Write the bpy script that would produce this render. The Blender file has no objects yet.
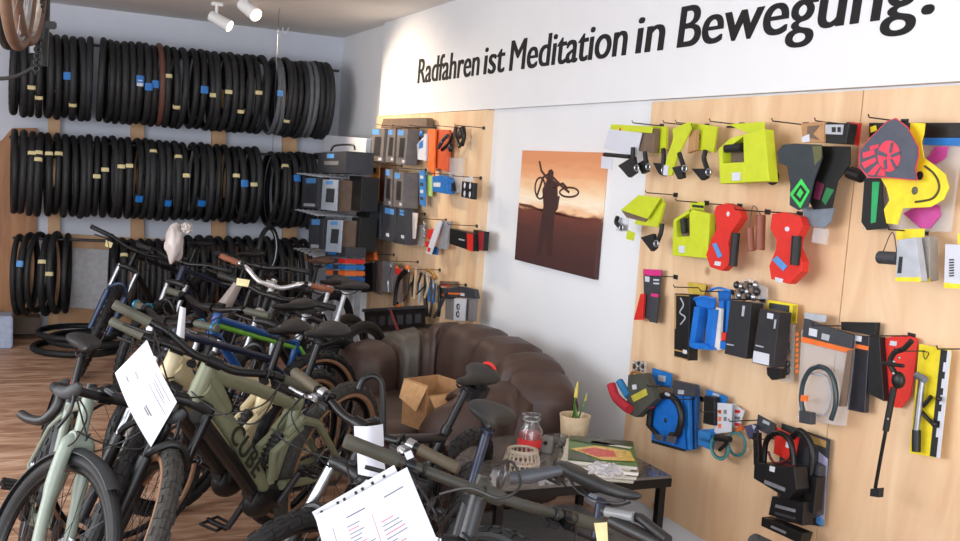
import bpy, bmesh, math, random
from math import sin, cos, pi, radians, sqrt, atan2, hypot
from mathutils import Vector as V, Matrix
random.seed(11)
S = bpy.context.scene
COL = S.collection
D, YB, H, CEIL, FPX = 2.68, 9.34, 1.70, 2.83, 994.0
# ---------------------------------------------------------------- camera
CR = V((.91010075, -.40875596, .06808228)); CU = V((-.019469, .12193703, .99234687)); CF = V((.41392945, .90446113, -.10301691))
cam_d = bpy.data.cameras.new('camera'); cam = bpy.data.objects.new('camera', cam_d); COL.objects.link(cam)
cam.matrix_world = Matrix(((CR.x, CU.x, -CF.x, 0), (CR.y, CU.y, -CF.y, 0), (CR.z, CU.z, -CF.z, H), (0, 0, 0, 1)))
cam_d.sensor_width = 36; cam_d.lens = FPX * 36 / 960; cam_d.clip_start = .05
S.camera = cam
# ---------------------------------------------------------------- light and exposure
S.view_settings.view_transform = 'Standard'; S.view_settings.look = 'None'; S.view_settings.gamma = 1
S.view_settings.use_curve_mapping = False
S.view_settings.exposure = 0.13
W = bpy.data.worlds.new('daylight'); S.world = W; W.use_nodes = True
W.node_tree.nodes['Background'].inputs[0].default_value = (.80, .88, 1, 1)
W.node_tree.nodes['Background'].inputs[1].default_value = 1.35
def area(name, loc, rot, sx, sy, e, col):
    l = bpy.data.lights.new(name, 'AREA'); l.shape = 'RECTANGLE'; l.size = sx; l.size_y = sy; l.energy = e; l.color = col
    o = bpy.data.objects.new(name, l); o.location = loc; o.rotation_euler = rot; COL.objects.link(o); return o
area('shop_window_daylight', (-1.2, -4.6, 2.0), (radians(93), 0, radians(-12)), 5.5, 3.2, 300, (.9, .95, 1))
area('side_fill_light', (-3.05, 3.2, 1.75), (radians(90), 0, radians(-90)), 4.5, 1.7, 185, (.9, .95, 1))  # added unseen fill lamp brightening the right wall; the left wall has no window
def spot(name, loc, tgt, e, ang, col=(1, .80, .58), r=.05, blend=1.0):
    l = bpy.data.lights.new(name, 'SPOT'); l.energy = e; l.spot_size = radians(ang); l.spot_blend = blend; l.color = col; l.shadow_soft_size = r
    o = bpy.data.objects.new(name, l); o.location = loc; o.rotation_euler = (V(tgt) - V(loc)).to_track_quat('-Z', 'Y').to_euler(); COL.objects.link(o); return o
# ---------------------------------------------------------------- measuring: where the sight line through a point meets a plane
def ray(px, py): return CR * (px - 480) + CU * (270.5 - py) + CF * FPX
def AX(px, py, x): r = ray(px, py); r = r * (x / r.x); return V((r.x, r.y, r.z + H))
def AY(px, py, y): r = ray(px, py); r = r * (y / r.y); return V((r.x, r.y, r.z + H))
def AZ(px, py, z): r = ray(px, py); r = r * ((z - H) / r.z); return V((r.x, r.y, r.z + H))
def AD(px, py, d): r = ray(px, py) * (d / FPX); return V((r.x, r.y, r.z + H))
# ---------------------------------------------------------------- materials
def lin(c): return tuple((v / 255 / 12.92 if v / 255 <= .04045 else ((v / 255 + .055) / 1.055) ** 2.4) for v in c)
MC = {}
def mt(key, col=(128, 128, 128), rough=.5, metal=0, nz=.12, sc=25, coat=0, alpha=1, trans=0, em=0, sheen=0, bump=0, stretch=(1, 1, 1)):
    if key in MC: return MC[key]
    m = bpy.data.materials.new(key); m.use_nodes = True; nt = m.node_tree; N = nt.nodes; L = nt.links
    p = N['Principled BSDF']; c = lin(col)
    tc = N.new('ShaderNodeTexCoord'); mp = N.new('ShaderNodeMapping'); mp.inputs['Scale'].default_value = stretch
    L.new(tc.outputs['Object'], mp.inputs[0])
    n = N.new('ShaderNodeTexNoise'); n.inputs['Scale'].default_value = sc; n.inputs['Detail'].default_value = 3; L.new(mp.outputs[0], n.inputs['Vector'])
    r = N.new('ShaderNodeValToRGB'); r.color_ramp.elements[0].position = .3; r.color_ramp.elements[1].position = .7
    r.color_ramp.elements[0].color = (*[v * (1 - nz) for v in c], 1); r.color_ramp.elements[1].color = (*[min(1, v * (1 + nz)) for v in c], 1)
    L.new(n.outputs[0], r.inputs[0]); L.new(r.outputs[0], p.inputs['Base Color'])
    p.inputs['Roughness'].default_value = rough; p.inputs['Metallic'].default_value = metal
    if coat: p.inputs['Coat Weight'].default_value = coat
    if alpha < 1: p.inputs['Alpha'].default_value = alpha
    if trans: p.inputs['Transmission Weight'].default_value = trans
    if sheen: p.inputs['Sheen Weight'].default_value = sheen
    if em: p.inputs['Emission Color'].default_value = (*c, 1); p.inputs['Emission Strength'].default_value = em
    if bump:
        b = N.new('ShaderNodeBump'); b.inputs['Strength'].default_value = bump; b.inputs['Distance'].default_value = .01
        L.new(n.outputs[0], b.inputs['Height']); L.new(b.outputs[0], p.inputs['Normal'])
    MC[key] = m; return m
def wood(key, c1, c2, stretch, sc=3, rough=.55, dist=1.5, knots=None, c3=None):
    m = bpy.data.materials.new(key); m.use_nodes = True; nt = m.node_tree; N = nt.nodes; L = nt.links; p = N['Principled BSDF']
    tc = N.new('ShaderNodeTexCoord'); mp = N.new('ShaderNodeMapping'); mp.inputs['Scale'].default_value = stretch; L.new(tc.outputs['Object'], mp.inputs[0])
    n = N.new('ShaderNodeTexNoise'); n.inputs['Scale'].default_value = sc; n.inputs['Detail'].default_value = 6; n.inputs['Distortion'].default_value = dist
    L.new(mp.outputs[0], n.inputs['Vector'])
    r = N.new('ShaderNodeValToRGB'); e = r.color_ramp.elements; e[0].position = .34; e[0].color = (*lin(c1), 1); e[1].position = .66; e[1].color = (*lin(c2), 1)
    if c3: x = e.new(.5); x.color = (*lin(c3), 1)
    L.new(n.outputs[0], r.inputs[0]); last = r.outputs[0]
    if knots:
        v = N.new('ShaderNodeTexVoronoi'); v.inputs['Scale'].default_value = knots; L.new(tc.outputs['Object'], v.inputs['Vector'])
        k = N.new('ShaderNodeValToRGB'); k.color_ramp.elements[0].position = .03; k.color_ramp.elements[0].color = (.45, .3, .2, 1); k.color_ramp.elements[1].position = .09; k.color_ramp.elements[1].color = (1, 1, 1, 1)
        L.new(v.outputs['Distance'], k.inputs[0]); mx = N.new('ShaderNodeMixRGB'); mx.blend_type = 'MULTIPLY'; mx.inputs[0].default_value = .8
        L.new(last, mx.inputs[1]); L.new(k.outputs[0], mx.inputs[2]); last = mx.outputs[0]
    L.new(last, p.inputs['Base Color']); p.inputs['Roughness'].default_value = rough
    MC[key] = m; return m
wallm = mt('white_plaster', (232, 233, 236), .85, nz=.015, sc=4, bump=.05)
wallb = mt('pale_wall_paint', (205, 209, 220), .85, nz=.02, sc=3)
ceilm = mt('ceiling_paint', (232, 229, 226), .85, nz=.02, sc=3)
ply = wood('plywood', (222, 182, 142), (238, 206, 168), (1, 1.6, .35), 3.2, .55, 1.6, knots=3.3)
pine = wood('pine_board', (190, 145, 105), (215, 172, 130), (1, 6, .6), 3)
brownwood = wood('brown_panel', (150, 102, 66), (178, 126, 84), (3, 3, .5), 3)
floorm = wood('worn_wood_floor', (150, 108, 84), (212, 176, 150), (1.3, 5.5, 1), 2.4, .5, 1.2, c3=(184, 144, 116))
blackm = mt('black_plastic', (17, 17, 19), .45); rub = mt('tyre_rubber', (22, 23, 25), .6, nz=.25, sc=40); rub2 = mt('tyre_rubber_worn', (32, 33, 36), .62, nz=.25, sc=30)
greyrub = mt('grey_tyre_rubber', (92, 95, 100), .6); brownrub = mt('brown_tyre_rubber', (98, 62, 50), .6); tanwall = mt('tan_sidewall', (150, 112, 84), .6)
blkmet = mt('black_metal', (14, 14, 16), .34, .3); steel = mt('steel', (170, 172, 176), .3, .9); dsteel = mt('dark_steel', (72, 72, 76), .35, .8)
white = mt('white_paper', (206, 209, 219), .7, nz=.02); whitep = mt('white_plastic', (232, 232, 232), .4, nz=.02)
yel = mt('yellow_card', (236, 214, 40), .5); cream = mt('cream_tag', (214, 200, 150), .7); lime = mt('lime_card', (196, 208, 40), .5, nz=.05); redc = mt('red_card', (214, 44, 34), .45, nz=.06)
bluec = mt('blue_card', (28, 112, 190), .5); lbl = mt('light_blue_label', (90, 150, 215), .5); carton = mt('cardboard', (178, 134, 92), .75); dcarton = mt('dark_cardboard', (112, 92, 78), .75)
orange = mt('orange_card', (232, 112, 44), .5); gry = mt('grey_card', (120, 122, 128), .5); dgry = mt('dark_grey_card', (58, 60, 66), .5); lgry = mt('light_grey_card', (176, 180, 188), .5)
pink = mt('magenta_plastic', (214, 50, 130), .5); teal = mt('teal_rubber', (64, 128, 132), .45); green = mt('green_print', (60, 210, 90), .5)
clear = mt('clear_plastic_bag', (225, 228, 232), .15, alpha=.28, nz=.02); glassm = mt('clear_glass', (240, 245, 245), .05, trans=.95, nz=0)
ink = mt('black_ink', (30, 30, 32), .6); pinkink = mt('pink_ink', (196, 110, 130), .7); greyink = mt('grey_ink', (110, 112, 126), .7)
# ---------------------------------------------------------------- mesh helpers
def rings(bm, R, closed_u=False, caps=True):
    vs = [[bm.verts.new(p) for p in r] for r in R]; n = len(vs); k = len(vs[0])
    for i in range(n if closed_u else n - 1):
        a, b = vs[i], vs[(i + 1) % n]
        for j in range(k): bm.faces.new((a[j], a[(j + 1) % k], b[(j + 1) % k], b[j]))
    if caps and not closed_u: bm.faces.new(vs[0][::-1]); bm.faces.new(vs[-1])
class B:
    def __init__(s): s.bm = bmesh.new()
    def box(s, c, d, rot=None, bev=0):
        b = bmesh.new(); bmesh.ops.create_cube(b, size=1); bmesh.ops.scale(b, vec=d, verts=b.verts)
        if bev: bmesh.ops.bevel(b, geom=b.edges, offset=bev, segments=2, affect='EDGES')
        M = Matrix.Translation(c)
        if rot is not None: M = M @ (rot.to_4x4() if hasattr(rot, 'to_4x4') else rot)
        b.transform(M); s._add(b); return s
    def _add(s, b):
        me = bpy.data.meshes.new('t'); b.to_mesh(me); b.free(); s.bm.from_mesh(me); bpy.data.meshes.remove(me)
    def tube(s, pts, r, seg=8, closed=False, caps=True, flat=1):
        pts = [V(p) for p in pts]; n = len(pts); rr = r if isinstance(r, (list, tuple)) else [r] * n
        t0 = (pts[1] - pts[0]).normalized(); u = t0.orthogonal().normalized(); R = []
        for i in range(n):
            if closed: t = (pts[(i + 1) % n] - pts[i - 1]).normalized()
            else: t = (pts[min(i + 1, n - 1)] - pts[max(i - 1, 0)]).normalized()
            u = (u - t * u.dot(t)).normalized(); w = t.cross(u)
            R.append([pts[i] + (u * cos(2 * pi * j / seg) * flat + w * sin(2 * pi * j / seg)) * rr[i] for j in range(seg)])
        rings(s.bm, R, closed, caps); return s
    def cyl(s, a, b, r, seg=16, r2=None): return s.tube([a, b], [r, r if r2 is None else r2], seg)
    def tor(s, c, ax, R, r, seg=48, ring=8, sy=1, sz=1):
        ax = V(ax).normalized(); u = ax.orthogonal().normalized(); w = ax.cross(u); c = V(c); Q = []
        for i in range(seg):
            a = 2 * pi * i / seg; d = u * cos(a) + w * sin(a)
            Q.append([c + d * (R + r * cos(2 * pi * j / ring)) + ax * (r * sy * sin(2 * pi * j / ring)) for j in range(ring)])
        rings(s.bm, Q, True); return s
    def prism(s, poly, vec):
        vec = V(vec); a = [s.bm.verts.new(p) for p in poly]; b = [s.bm.verts.new(V(p) + vec) for p in poly]
        s.bm.faces.new(a); s.bm.faces.new(b[::-1]); n = len(a)
        for i in range(n): s.bm.faces.new((a[i], b[i], b[(i + 1) % n], a[(i + 1) % n]))
        return s
    def sph(s, c, r, seg=16, M=None):
        b = bmesh.new(); bmesh.ops.create_uvsphere(b, u_segments=seg, v_segments=max(6, seg // 2 + 2), radius=1)
        r = r if hasattr(r, '__len__') else (r, r, r); bmesh.ops.scale(b, vec=r, verts=b.verts)
        X = Matrix.Translation(c)
        if M is not None: X = X @ M
        b.transform(X); s._add(b); return s
    def lathe(s, c, prof, seg=24, caps=True):
        c = V(c); rings(s.bm, [[c + V((r * cos(2 * pi * j / seg), r * sin(2 * pi * j / seg), z)) for j in range(seg)] for r, z in prof], False, caps); return s
    def crumple(s, c, r, amp=.25, sub=3, seed=1, fr=3.0):
        from mathutils import noise
        b = bmesh.new(); bmesh.ops.create_icosphere(b, subdivisions=sub, radius=1)
        for v in b.verts:
            k = 1 + amp * noise.noise(v.co * fr + V((seed, 0, 0))) * 2; v.co = V((v.co.x * r[0] * k, v.co.y * r[1] * k, v.co.z * r[2] * k)) + V(c)
        s._add(b); return s
    def xf(s, M): s.bm.transform(M); return s
def mk(name, b, mat, parent=None, smooth=True, label=None, ang=40, loc=None):
    bm = b.bm; bmesh.ops.recalc_face_normals(bm, faces=bm.faces)
    if loc is not None: bm.transform(Matrix.Translation(-V(loc)))
    me = bpy.data.meshes.new(name); bm.to_mesh(me); bm.free(); me.materials.append(mat)
    if smooth:
        me.shade_smooth(); me.set_sharp_from_angle(angle=radians(ang))
    o = bpy.data.objects.new(name, me); COL.objects.link(o)
    if loc is not None: o.location = loc
    if parent is not None: o.parent = parent
    if label: o['label'] = label
    return o
def tag(o, label, cat, group=None):
    o['label'] = label; o['category'] = cat
    if group: o['group'] = group
    return o
def thing(name, label, cat, loc=(0, 0, 0), rot=(0, 0, 0), group=None):
    o = bpy.data.objects.new(name, None); o.empty_display_size = .1; COL.objects.link(o); o.location = loc; o.rotation_euler = rot
    return tag(o, label, cat, group)
def struct(name, b, mat): o = mk(name, b, mat, smooth=False); o['kind'] = 'structure'; return o
def copytree(o, parent=None):
    c = o.copy(); COL.objects.link(c); c.parent = parent
    for ch in list(o.children): copytree(ch, c)
    return c
def smooth_path(P, n=6, closed=False):
    P = [V(p) for p in P]; m = len(P); out = []
    for i in range(m if closed else m - 1):
        g = lambda k: P[k % m] if closed else P[min(max(k, 0), m - 1)]
        a, b, c, d = g(i - 1), g(i), g(i + 1), g(i + 2)
        for j in range(n):
            t = j / n; out.append(.5 * ((2 * b) + (c - a) * t + (2 * a - 5 * b + 4 * c - d) * t * t + (3 * b - a - 3 * c + d) * t ** 3))
    if not closed: out.append(P[-1])
    return out
# ---------------------------------------------------------------- setting
struct('floor', B().box((-.3, 4.2, -.05), (6.2, 11.2, .1)), floorm)
struct('ceiling', B().box((-.3, 4.2, CEIL + .05), (6.2, 11.2, .1)), ceilm)
struct('wall_right', B().box((D + .05, 4.2, 1.415), (.1, 11.2, 2.83)), wallm)
struct('wall_back', B().box((-.3, YB + .05, 1.415), (6.2, .1, 2.83)), wallb)
struct('wall_left', B().box((-3.35, 4.2, 1.415), (.1, 11.2, 2.83)), wallm)
struct('trim_fascia', B().box((D - .02, 3.4, (2.07 + CEIL) / 2), (.04, 9.2, CEIL - 2.07)), wallm)
BT = .021
struct('trim_plywood_sheet', B().box((D - BT / 2, (3.998 + 2.686) / 2, 1.12), (BT, 3.998 - 2.686, 1.88), bev=.001), ply)
struct('trim_plywood_sheet_near', B().box((D - BT / 2, (2.682 + 1.37) / 2, 1.12), (BT, 2.682 - 1.37, 1.88), bev=.001), ply)
struct('trim_plywood_panel_far', B().box((D - .025, (8.02 + 5.80) / 2, 1.2), (.05, 8.02 - 5.80, 1.73), bev=.001), ply)
# small screws in the sheets
def lettering():
    XP = D - .0405; a = AX(418, 83.5, XP); b = AX(930, 8, XP); tp = AX(420, 57.5, XP); full = 'Radfahren ist Meditation in Bewegung!'
    def mesh(txt):
        c = bpy.data.curves.new('lettering', 'FONT'); c.body = txt; c.extrude = .004;  c.shear = .06
        o = bpy.data.objects.new('t', c); COL.objects.link(o); bpy.context.view_layer.update()
        me = bpy.data.meshes.new_from_object(o.evaluated_get(bpy.context.evaluated_depsgraph_get())); bpy.data.objects.remove(o); return me
    def ext(me): xs = [v.co.x for v in me.vertices]; return min(xs), max(xs)
    x0, x1 = ext(mesh(full)); sx = (a.y - b.y) / (x1 - x0); sy = (tp.z - a.z) / .73
    w = thing('wall_lettering', 'black lettering reading Radfahren ist Meditation in Bewegung! along the white wall', 'lettering', (XP, a.y, a.z))
    for wd, p0, p1 in (('Radfahren', 419, 480), ('ist', 484.5, 505), ('Meditation', 510, 626), ('in', 635, 663), ('Bewegung!', 676, 931)):
        me = mesh(wd); bb = bmesh.new()
        for sh in (-.016, 0, .016):
            m2 = me.copy(); m2.transform(Matrix.Translation((sh, 0, sh * .01))); bb.from_mesh(m2); bpy.data.meshes.remove(m2)
        bb.to_mesh(me); bb.free(); e0, e1 = ext(me); ya, yb_ = AX(p0, 60, XP).y, AX(p1, 60, XP).y; sw = (ya - yb_) / (e1 - e0)
        me.transform(Matrix(((0, 0, -1, 0), (-sw, 0, 0, ya - a.y + e0 * sw), (0, sy, 0, 0), (0, 0, 0, 1))))
        me.materials.clear(); me.materials.append(mt('black_vinyl', (20, 19, 20), .85)); me.name = 'word'
        o = bpy.data.objects.new('word', me); COL.objects.link(o); o.parent = w
lettering()
# left back corner: wood panel, posts, white panel
YW = YB - .005
def backslab(name, poly, th, mat): return struct(name, B().prism([AY(x, y, YB - th) for x, y in poly], (0, th, 0)), mat)
backslab('trim_wood_panel', [(-60, 160), (-20, 150), (2, 140), (12, 128), (37, 128), (37, 322), (-60, 316)], .03, brownwood)
for i, (x0, x1) in enumerate(((48, 60), (131, 144), (212, 226), (283, 297))):
    o = backslab('trim_wood_post', [(x0, 88), (x1, 90), (x1, 345), (x0, 343)], .06, pine)
backslab('trim_rail_upper', [(60, 234), (320, 248), (320, 262), (60, 247)], .045, pine)
backslab('trim_rail_lower', [(60, 307), (330, 328), (330, 340), (60, 322)], .045, pine)
backslab('trim_panel_white', [(60, 244), (135, 248), (135, 316), (60, 310)], .02, mt('grey_white_panel', (208, 208, 212), .7))
backslab('trim_plinth', [(-60, 312), (40, 318), (40, 334), (-60, 330)], .25, mt('dark_plinth_wood', (96, 78, 64), .6))
o = mk('storage_box', B().box(AZ(-25, 330, .13), (.55, .25, .26), bev=.01), mt('pale_blue_box', (160, 172, 196), .5)); tag(o, 'pale blue-grey box on the floor in the back left corner', 'box')
# ---------------------------------------------------------------- lamps
LY = AZ(217, 3, CEIL); 
def spotlight(loc, tgt, label, e, ang):
    loc = V(loc); t = thing('spotlight', label, 'lamp', loc, group='ceiling spotlights')
    d = (V(tgt) - loc - V((0, 0, -.12))).normalized()
    mk('mount', B().box((0, 0, -.012), (.09, .05, .024), bev=.004).cyl((0, 0, -.02), (0, 0, -.1), .012), whitep, t)
    p = V((0, 0, -.12)) + d * .03
    mk('lamp_head', B().tube([p - d * .09, p - d * .08, p + d * .02, p + d * .09], [.03, .042, .046, .048], 24), whitep, t)
    mk('lamp_lens', B().tube([p + d * .088, p + d * .096], [.042, .04], 24), mt('lit_lamp_lens', (255, 214, 170), .4, nz=0, em=14), t)
    spot('spot_beam', loc + p + d * .12, tgt, e, ang)
spotlight(LY, (2.68, 7.3, 1.95), 'white ceiling spotlight above the tyre racks, lit and aimed at the plywood', 170, 74)
L2 = AZ(247, -10, CEIL)
spotlight((L2.x, L2.y, CEIL), (2.68, 5.0, 1.3), 'lit ceiling spotlight nearer the shop front, mostly cut off by the photo edge', 30, 80)
# hook left in the ceiling
c = AZ(283, 27, CEIL)
tag(mk('ceiling_hook', B().tube(smooth_path([c, c + V((0, 0, -.03)), c + V((.02, 0, -.05)), c + V((.045, 0, -.02)), c + V((.05, 0, 0))]), .004), whitep), 'small white hook screwed into the ceiling above the top tyre row', 'hook')
# ---------------------------------------------------------------- tyres on the back wall
def tyre_mesh(R, r, knob=False, mat=rub):
    bm = bmesh.new(); seg, Q = 56, []
    for i in range(seg):
        a = 2 * pi * i / seg; d = V((0, cos(a), sin(a))); ring = []
        kk = 1 + (.07 if knob and i % 2 else 0)
        for j in range(9):
            b = radians(-140 + 35 * j); k = kk if 2 <= j <= 6 else 1
            ring.append(d * (R - r + r * k * cos(b)) + V((r * k * sin(b), 0, 0)))
        for j in range(8, -1, -1):
            b = radians(-140 + 35 * j); ring.append(d * (R - r + r * .8 * cos(b)) + V((r * .8 * sin(b), 0, 0)))
        Q.append(ring)
    rings(bm, Q, True); bmesh.ops.recalc_face_normals(bm, faces=bm.faces)
    me = bpy.data.meshes.new('rubber_tyre'); bm.to_mesh(me); bm.free(); me.materials.append(mat); me.shade_smooth(); me.set_sharp_from_angle(angle=radians(50)); return me
TM = [tyre_mesh(.345, .026, True), tyre_mesh(.35, .027, False, rub2), tyre_mesh(.34, .023, False), tyre_mesh(.345, .029, True, rub2)]
TG, TBR = tyre_mesh(.345, .022, False, greyrub), tyre_mesh(.352, .024, False, brownrub)
def tagbit(t, me_r, ang, mat, w=.05, wd=.058, nm='paper_tag'):
    # a band of paper or card wrapped round the tread at an angle
    d = V((0, -cos(ang), sin(ang))); u = V((0, -sin(ang), -cos(ang))); c = d * (me_r - .002)
    rot = Matrix((V((1, 0, 0)), u, d)).transposed()
    b = B(); h = wd / 2
    P = [c + V((x, 0, 0)) + d * dz for x, dz in ((-h, -.03), (-h, .0), (-h * .6, .007), (h * .6, .007), (h, 0), (h, -.03))]
    rings(b.bm, [[p - u * w / 2 for p in P] + [p * .998 - u * w / 2 for p in P[::-1]], [p + u * w / 2 for p in P] + [p * .998 + u * w / 2 for p in P[::-1]]])
    o = mk(nm, b, mat, t, False); return o
def tyre_row(x0, x1, n, zc, rowname, group, special={}, y=8.965, jig=.012, fan=0):
    for i in range(n):
        x = x0 + (x1 - x0) * (i + .5) / n; me = random.choice(TM); col = 'black'
        lab = f'untagged black tyre hanging in {rowname}'; g = group; s = special.get(i)
        if s and 'g' in s[0]: me = TG; lab = f'{s[1]}, {rowname}'; g = None
        elif s and 'b' in s[0]: me = TBR; lab = f'{s[1]}, {rowname}'; g = None
        elif s: lab = f'black tyre with {s[1]}, {rowname}'; g = None
        o = bpy.data.objects.new('rubber_tyre', me); COL.objects.link(o)
        o.location = (x + random.uniform(-.004, .004), y + random.uniform(-jig, jig), zc + random.uniform(-jig, jig) * .8)
        o.rotation_euler = (random.uniform(0, .3), random.uniform(-.03, .03), random.uniform(-.05, .05) + fan * random.uniform(.5, 1.2) - (.09 if s and 't' in s[0] else 0))
        tag(o, lab, 'tyre', g)
        if g is None: o['group'] = group
        if s:
            for k, a in s[2]:
                an = radians(a) - o.rotation_euler.x * -1
                if k == 'y': tagbit(o, .345, an, cream, .032)
                if k == 'w': tagbit(o, .345, an, white, .05, .05)
                if k == 'l': tagbit(o, .345, an, bluec, .06, .06, 'blue_label')
                if k == 'W': tagbit(o, .345, an, white, .2, .045)
                if k == 'L': tagbit(o, .345, an, lbl, .05, .05, 'label_band')
g1 = 'tyres in the top row'
tyre_row(-.16, .46, 10, 2.2, 'top row behind the hanging wheels', g1, {2: ('', 'a long pale paper strip', [('W', 40), ('y', -20)]), 3: ('', 'a low yellow tag', [('y', -33)]), 6: ('', 'a small blue label', [('l', -2)]), 7: ('', 'a cream tag near its bottom', [('y', -40)])})
tyre_row(.50, 1.18, 12, 2.2, 'top row, second bundle', g1, {5: ('', 'a blue and white label', [('l', 2), ('w', -3)]), 6: ('', 'a low blue label', [('l', -6)]), 7: ('', 'a wide blue label', [('l', 0)]), 8: ('b', 'reddish brown bicycle tyre', []), 9: ('', 'a cream tag at mid height', [('y', 12)]), 10: ('', 'a cream tag near its bottom', [('y', -30)])})
tyre_row(1.21, 1.86, 10, 2.2, 'top row, third bundle', g1, {1: ('', 'a dark blue label', [('l', -3)]), 2: ('', 'a broad cream tag', [('y', -8)]), 4: ('', 'a cream tag with dark print', [('y', -2)]), 6: ('', 'a cream tag low down', [('y', -28)]), 8: ('', 'a cream paper band', [('y', 0)])})
tyre_row(1.92, 2.44, 11, 2.2, 'top row by the room corner', g1, {0: ('g', 'grey bicycle tyre with a silver label band', [('L', 2)]), 1: ('g', 'plain grey bicycle tyre', []), 2: ('', 'a cream tag at its foot', [('y', -40)]), 6: ('g', 'slate grey slick bicycle tyre', []), 7: ('g', 'second slate grey slick bicycle tyre', [])})
g2 = 'tyres in the middle row'
tyre_row(-.15, 1.1, 20, 1.4, 'middle row towards the wood panel', g2, {2: ('', 'a cream paper band high up', [('y', 30)]), 3: ('', 'two cream bands', [('y', 32), ('y', 22)]), 4: ('', 'a cream paper band, fifth along', [('y', 31)]), 5: ('', 'a cream band (sixth)', [('y', 30)]), 10: ('', 'a cream band at mid height', [('y', 2)]), 11: ('', 'a cream band above mid height', [('y', 12)]), 13: ('', 'a wide cream band', [('y', 18)]), 14: ('', 'a cream band touching a wider one', [('y', 19)]), 15: ('', 'a blue label low on its tread', [('l', -27)]), 17: ('', 'a cream tag near its top', [('y', 46)]), 19: ('', 'a blue label close to its bottom', [('l', -30)])})
tyre_row(1.1, 1.86, 11, 1.4, 'middle row above the handlebars', g2, {0: ('', 'a cream tag near the top', [('y', 38)]), 1: ('', 'a cream paper band', [('y', 10)]), 3: ('', 'a blue label at the bottom', [('l', -30)]), 7: ('', 'a small cream tag', [('y', 15)]), 8: ('', 'a blue and white label', [('l', 5)]), 9: ('', 'a brown card label', [('y', 4)])})
tyre_row(1.93, 2.42, 8, 1.38, 'middle row behind the boxed parts', g2, {1: ('', 'a cream tag near its top', [('y', 40)]), 3: ('', 'a blue printed stripe', [('l', 20)])})
g3 = 'tyres in the bottom row'
tyre_row(-.10, .33, 6, .57, 'bottom row beside the pale panel', g3, {1: ('', 'a light blue label', [('L', 20)]), 3: ('', 'a yellow-green paper band', [('y', 25)]), 4: ('', 'a green-yellow band at mid height', [('y', 5)])}, y=8.95, jig=.025, fan=-.22)
tyre_row(.62, 1.12, 7, .55, 'bottom row behind the hardtail', g3, {1: ('', 'a cream tag near its top', [('y', 40)])})
tyre_row(1.15, 2.35, 14, .60, 'bottom row behind the crowded bikes', g3)
def rail(z, x0, x1, lab):
    t = thing('tyre_rail', lab, 'rail', (x0, YB, z))
    mk('rail_tube', B().cyl((0, -.375, 0), (x1 - x0, -.375, 0), .012, 10), dsteel, t)
    for k in range(3):
        x = (x1 - x0) * (k + .5) / 3
        mk('bracket', B().box((x, -.19, -.005), (.02, .37, .02)), dsteel, t)
rail(2.485, -.16, 2.55, 'dark steel rail carrying the top row of tyres'); rail(1.685, -.16, 2.52, 'dark steel rail carrying the middle row of tyres'); rail(.865, -.12, 2.4, 'dark steel rail carrying the bottom row of tyres')
# tyres lying on the floor
ft = AZ(76, 343, .05)
for k, (dx, dy, z, lab) in enumerate(((0, 0, .028, 'black tyre lying flat on the floor, lowest of the pile'), (.12, .05, .086, 'black tyre lying flat on the floor pile, middle one'), (.03, .02, .144, 'black tyre on top of the floor pile with a cream card tag'))):
    o = bpy.data.objects.new('rubber_tyre', TM[k]); COL.objects.link(o); o.location = (ft.x + dx, ft.y + dy - .05, z); o.rotation_euler = (0, radians(90), 1.2 * k)
    tag(o, lab, 'tyre', 'tyres lying on the floor')
    if k == 2: mk('paper_tag', B().box((.027, 0, 0), (.004, .05, .09)).xf(Matrix.Translation((0, 0, .32))), cream, o, False)
# single thin tyre standing among the bikes
def lone(px, py, d, R, rz, lab, mat=rub):
    o = bpy.data.objects.new('rubber_tyre', tyre_mesh(R, .02, False, mat)); COL.objects.link(o); o.location = AD(px, py, d); o.rotation_euler = (0, 0, rz); tag(o, lab, 'tyre'); return o
lt_ = lone(268, 250, 8.0, .2, radians(-35), 'small black hoop tyre with white strip hanging above the saddles')
mk('hanging_cord', B().cyl((0, 0, .17), (0, 0, CEIL - lt_.location.z), .002, 6), dsteel, lt_); mk('white_strip', B().tor((0, .004, 0), (1, 0, 0), .172, .004, 40, 6), white, lt_)
# ---------------------------------------------------------------- wheels hanging from the ceiling
def hwheel(px, py, d, R, rz, mats, lab):
    c = AD(px, py, d); c.z = c.z + R
    t = thing('spoked_wheel', lab, 'wheel', c, (0, 0, rz), 'wheels hanging from the ceiling')
    mk('tyre', B().tor((0, 0, 0), (0, 1, 0), R - .02, .02, 56, 10), mats[0], t)
    mk('rim', B().tor((0, 0, 0), (0, 1, 0), R - .045, .012, 56, 6), mats[1], t)
    b = B()
    for k in range(24):
        a = 2 * pi * k / 24; b.tube([(.02 * cos(a + .5), .02 if k % 2 else -.02, .02 * sin(a + .5)), ((R - .05) * cos(a), 0, (R - .05) * sin(a))], .0012, 4)
    mk('spokes', b, steel, t); mk('hub', B().cyl((0, -.04, 0), (0, .04, 0), .02), dsteel, t)
    mk('hook', B().tube(smooth_path([(0, 0, R - .01), (.01, .02, R + .02), (0, 0, max(R + .05, CEIL - c.z))]), .004), dsteel, t)
hwheel(7, 50, 3.9, .31, radians(83), (rub, dsteel), 'black-tyred wheel hanging outermost under the ceiling')
hwheel(17, 51, 3.6, .30, radians(81), (mt('brown_tan_tyre', (104, 78, 62), .5), steel), 'tan-walled wheel hanging second under the ceiling, edge on')
hwheel(28, 46, 3.8, .30, radians(80), (mt('brown_tan_tyre'), mt('polished_rim', (200, 190, 180), .25, .8)), 'tan-walled wheel with polished rim, hanging nearest the tyre bundle')
t = thing('hanging_chain', 'black chain and strap hanging from the ceiling in front of the top tyre row', 'chain', AD(40, -10, 4.0))
o0 = AD(40, -10, 4.0); b = B()
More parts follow.
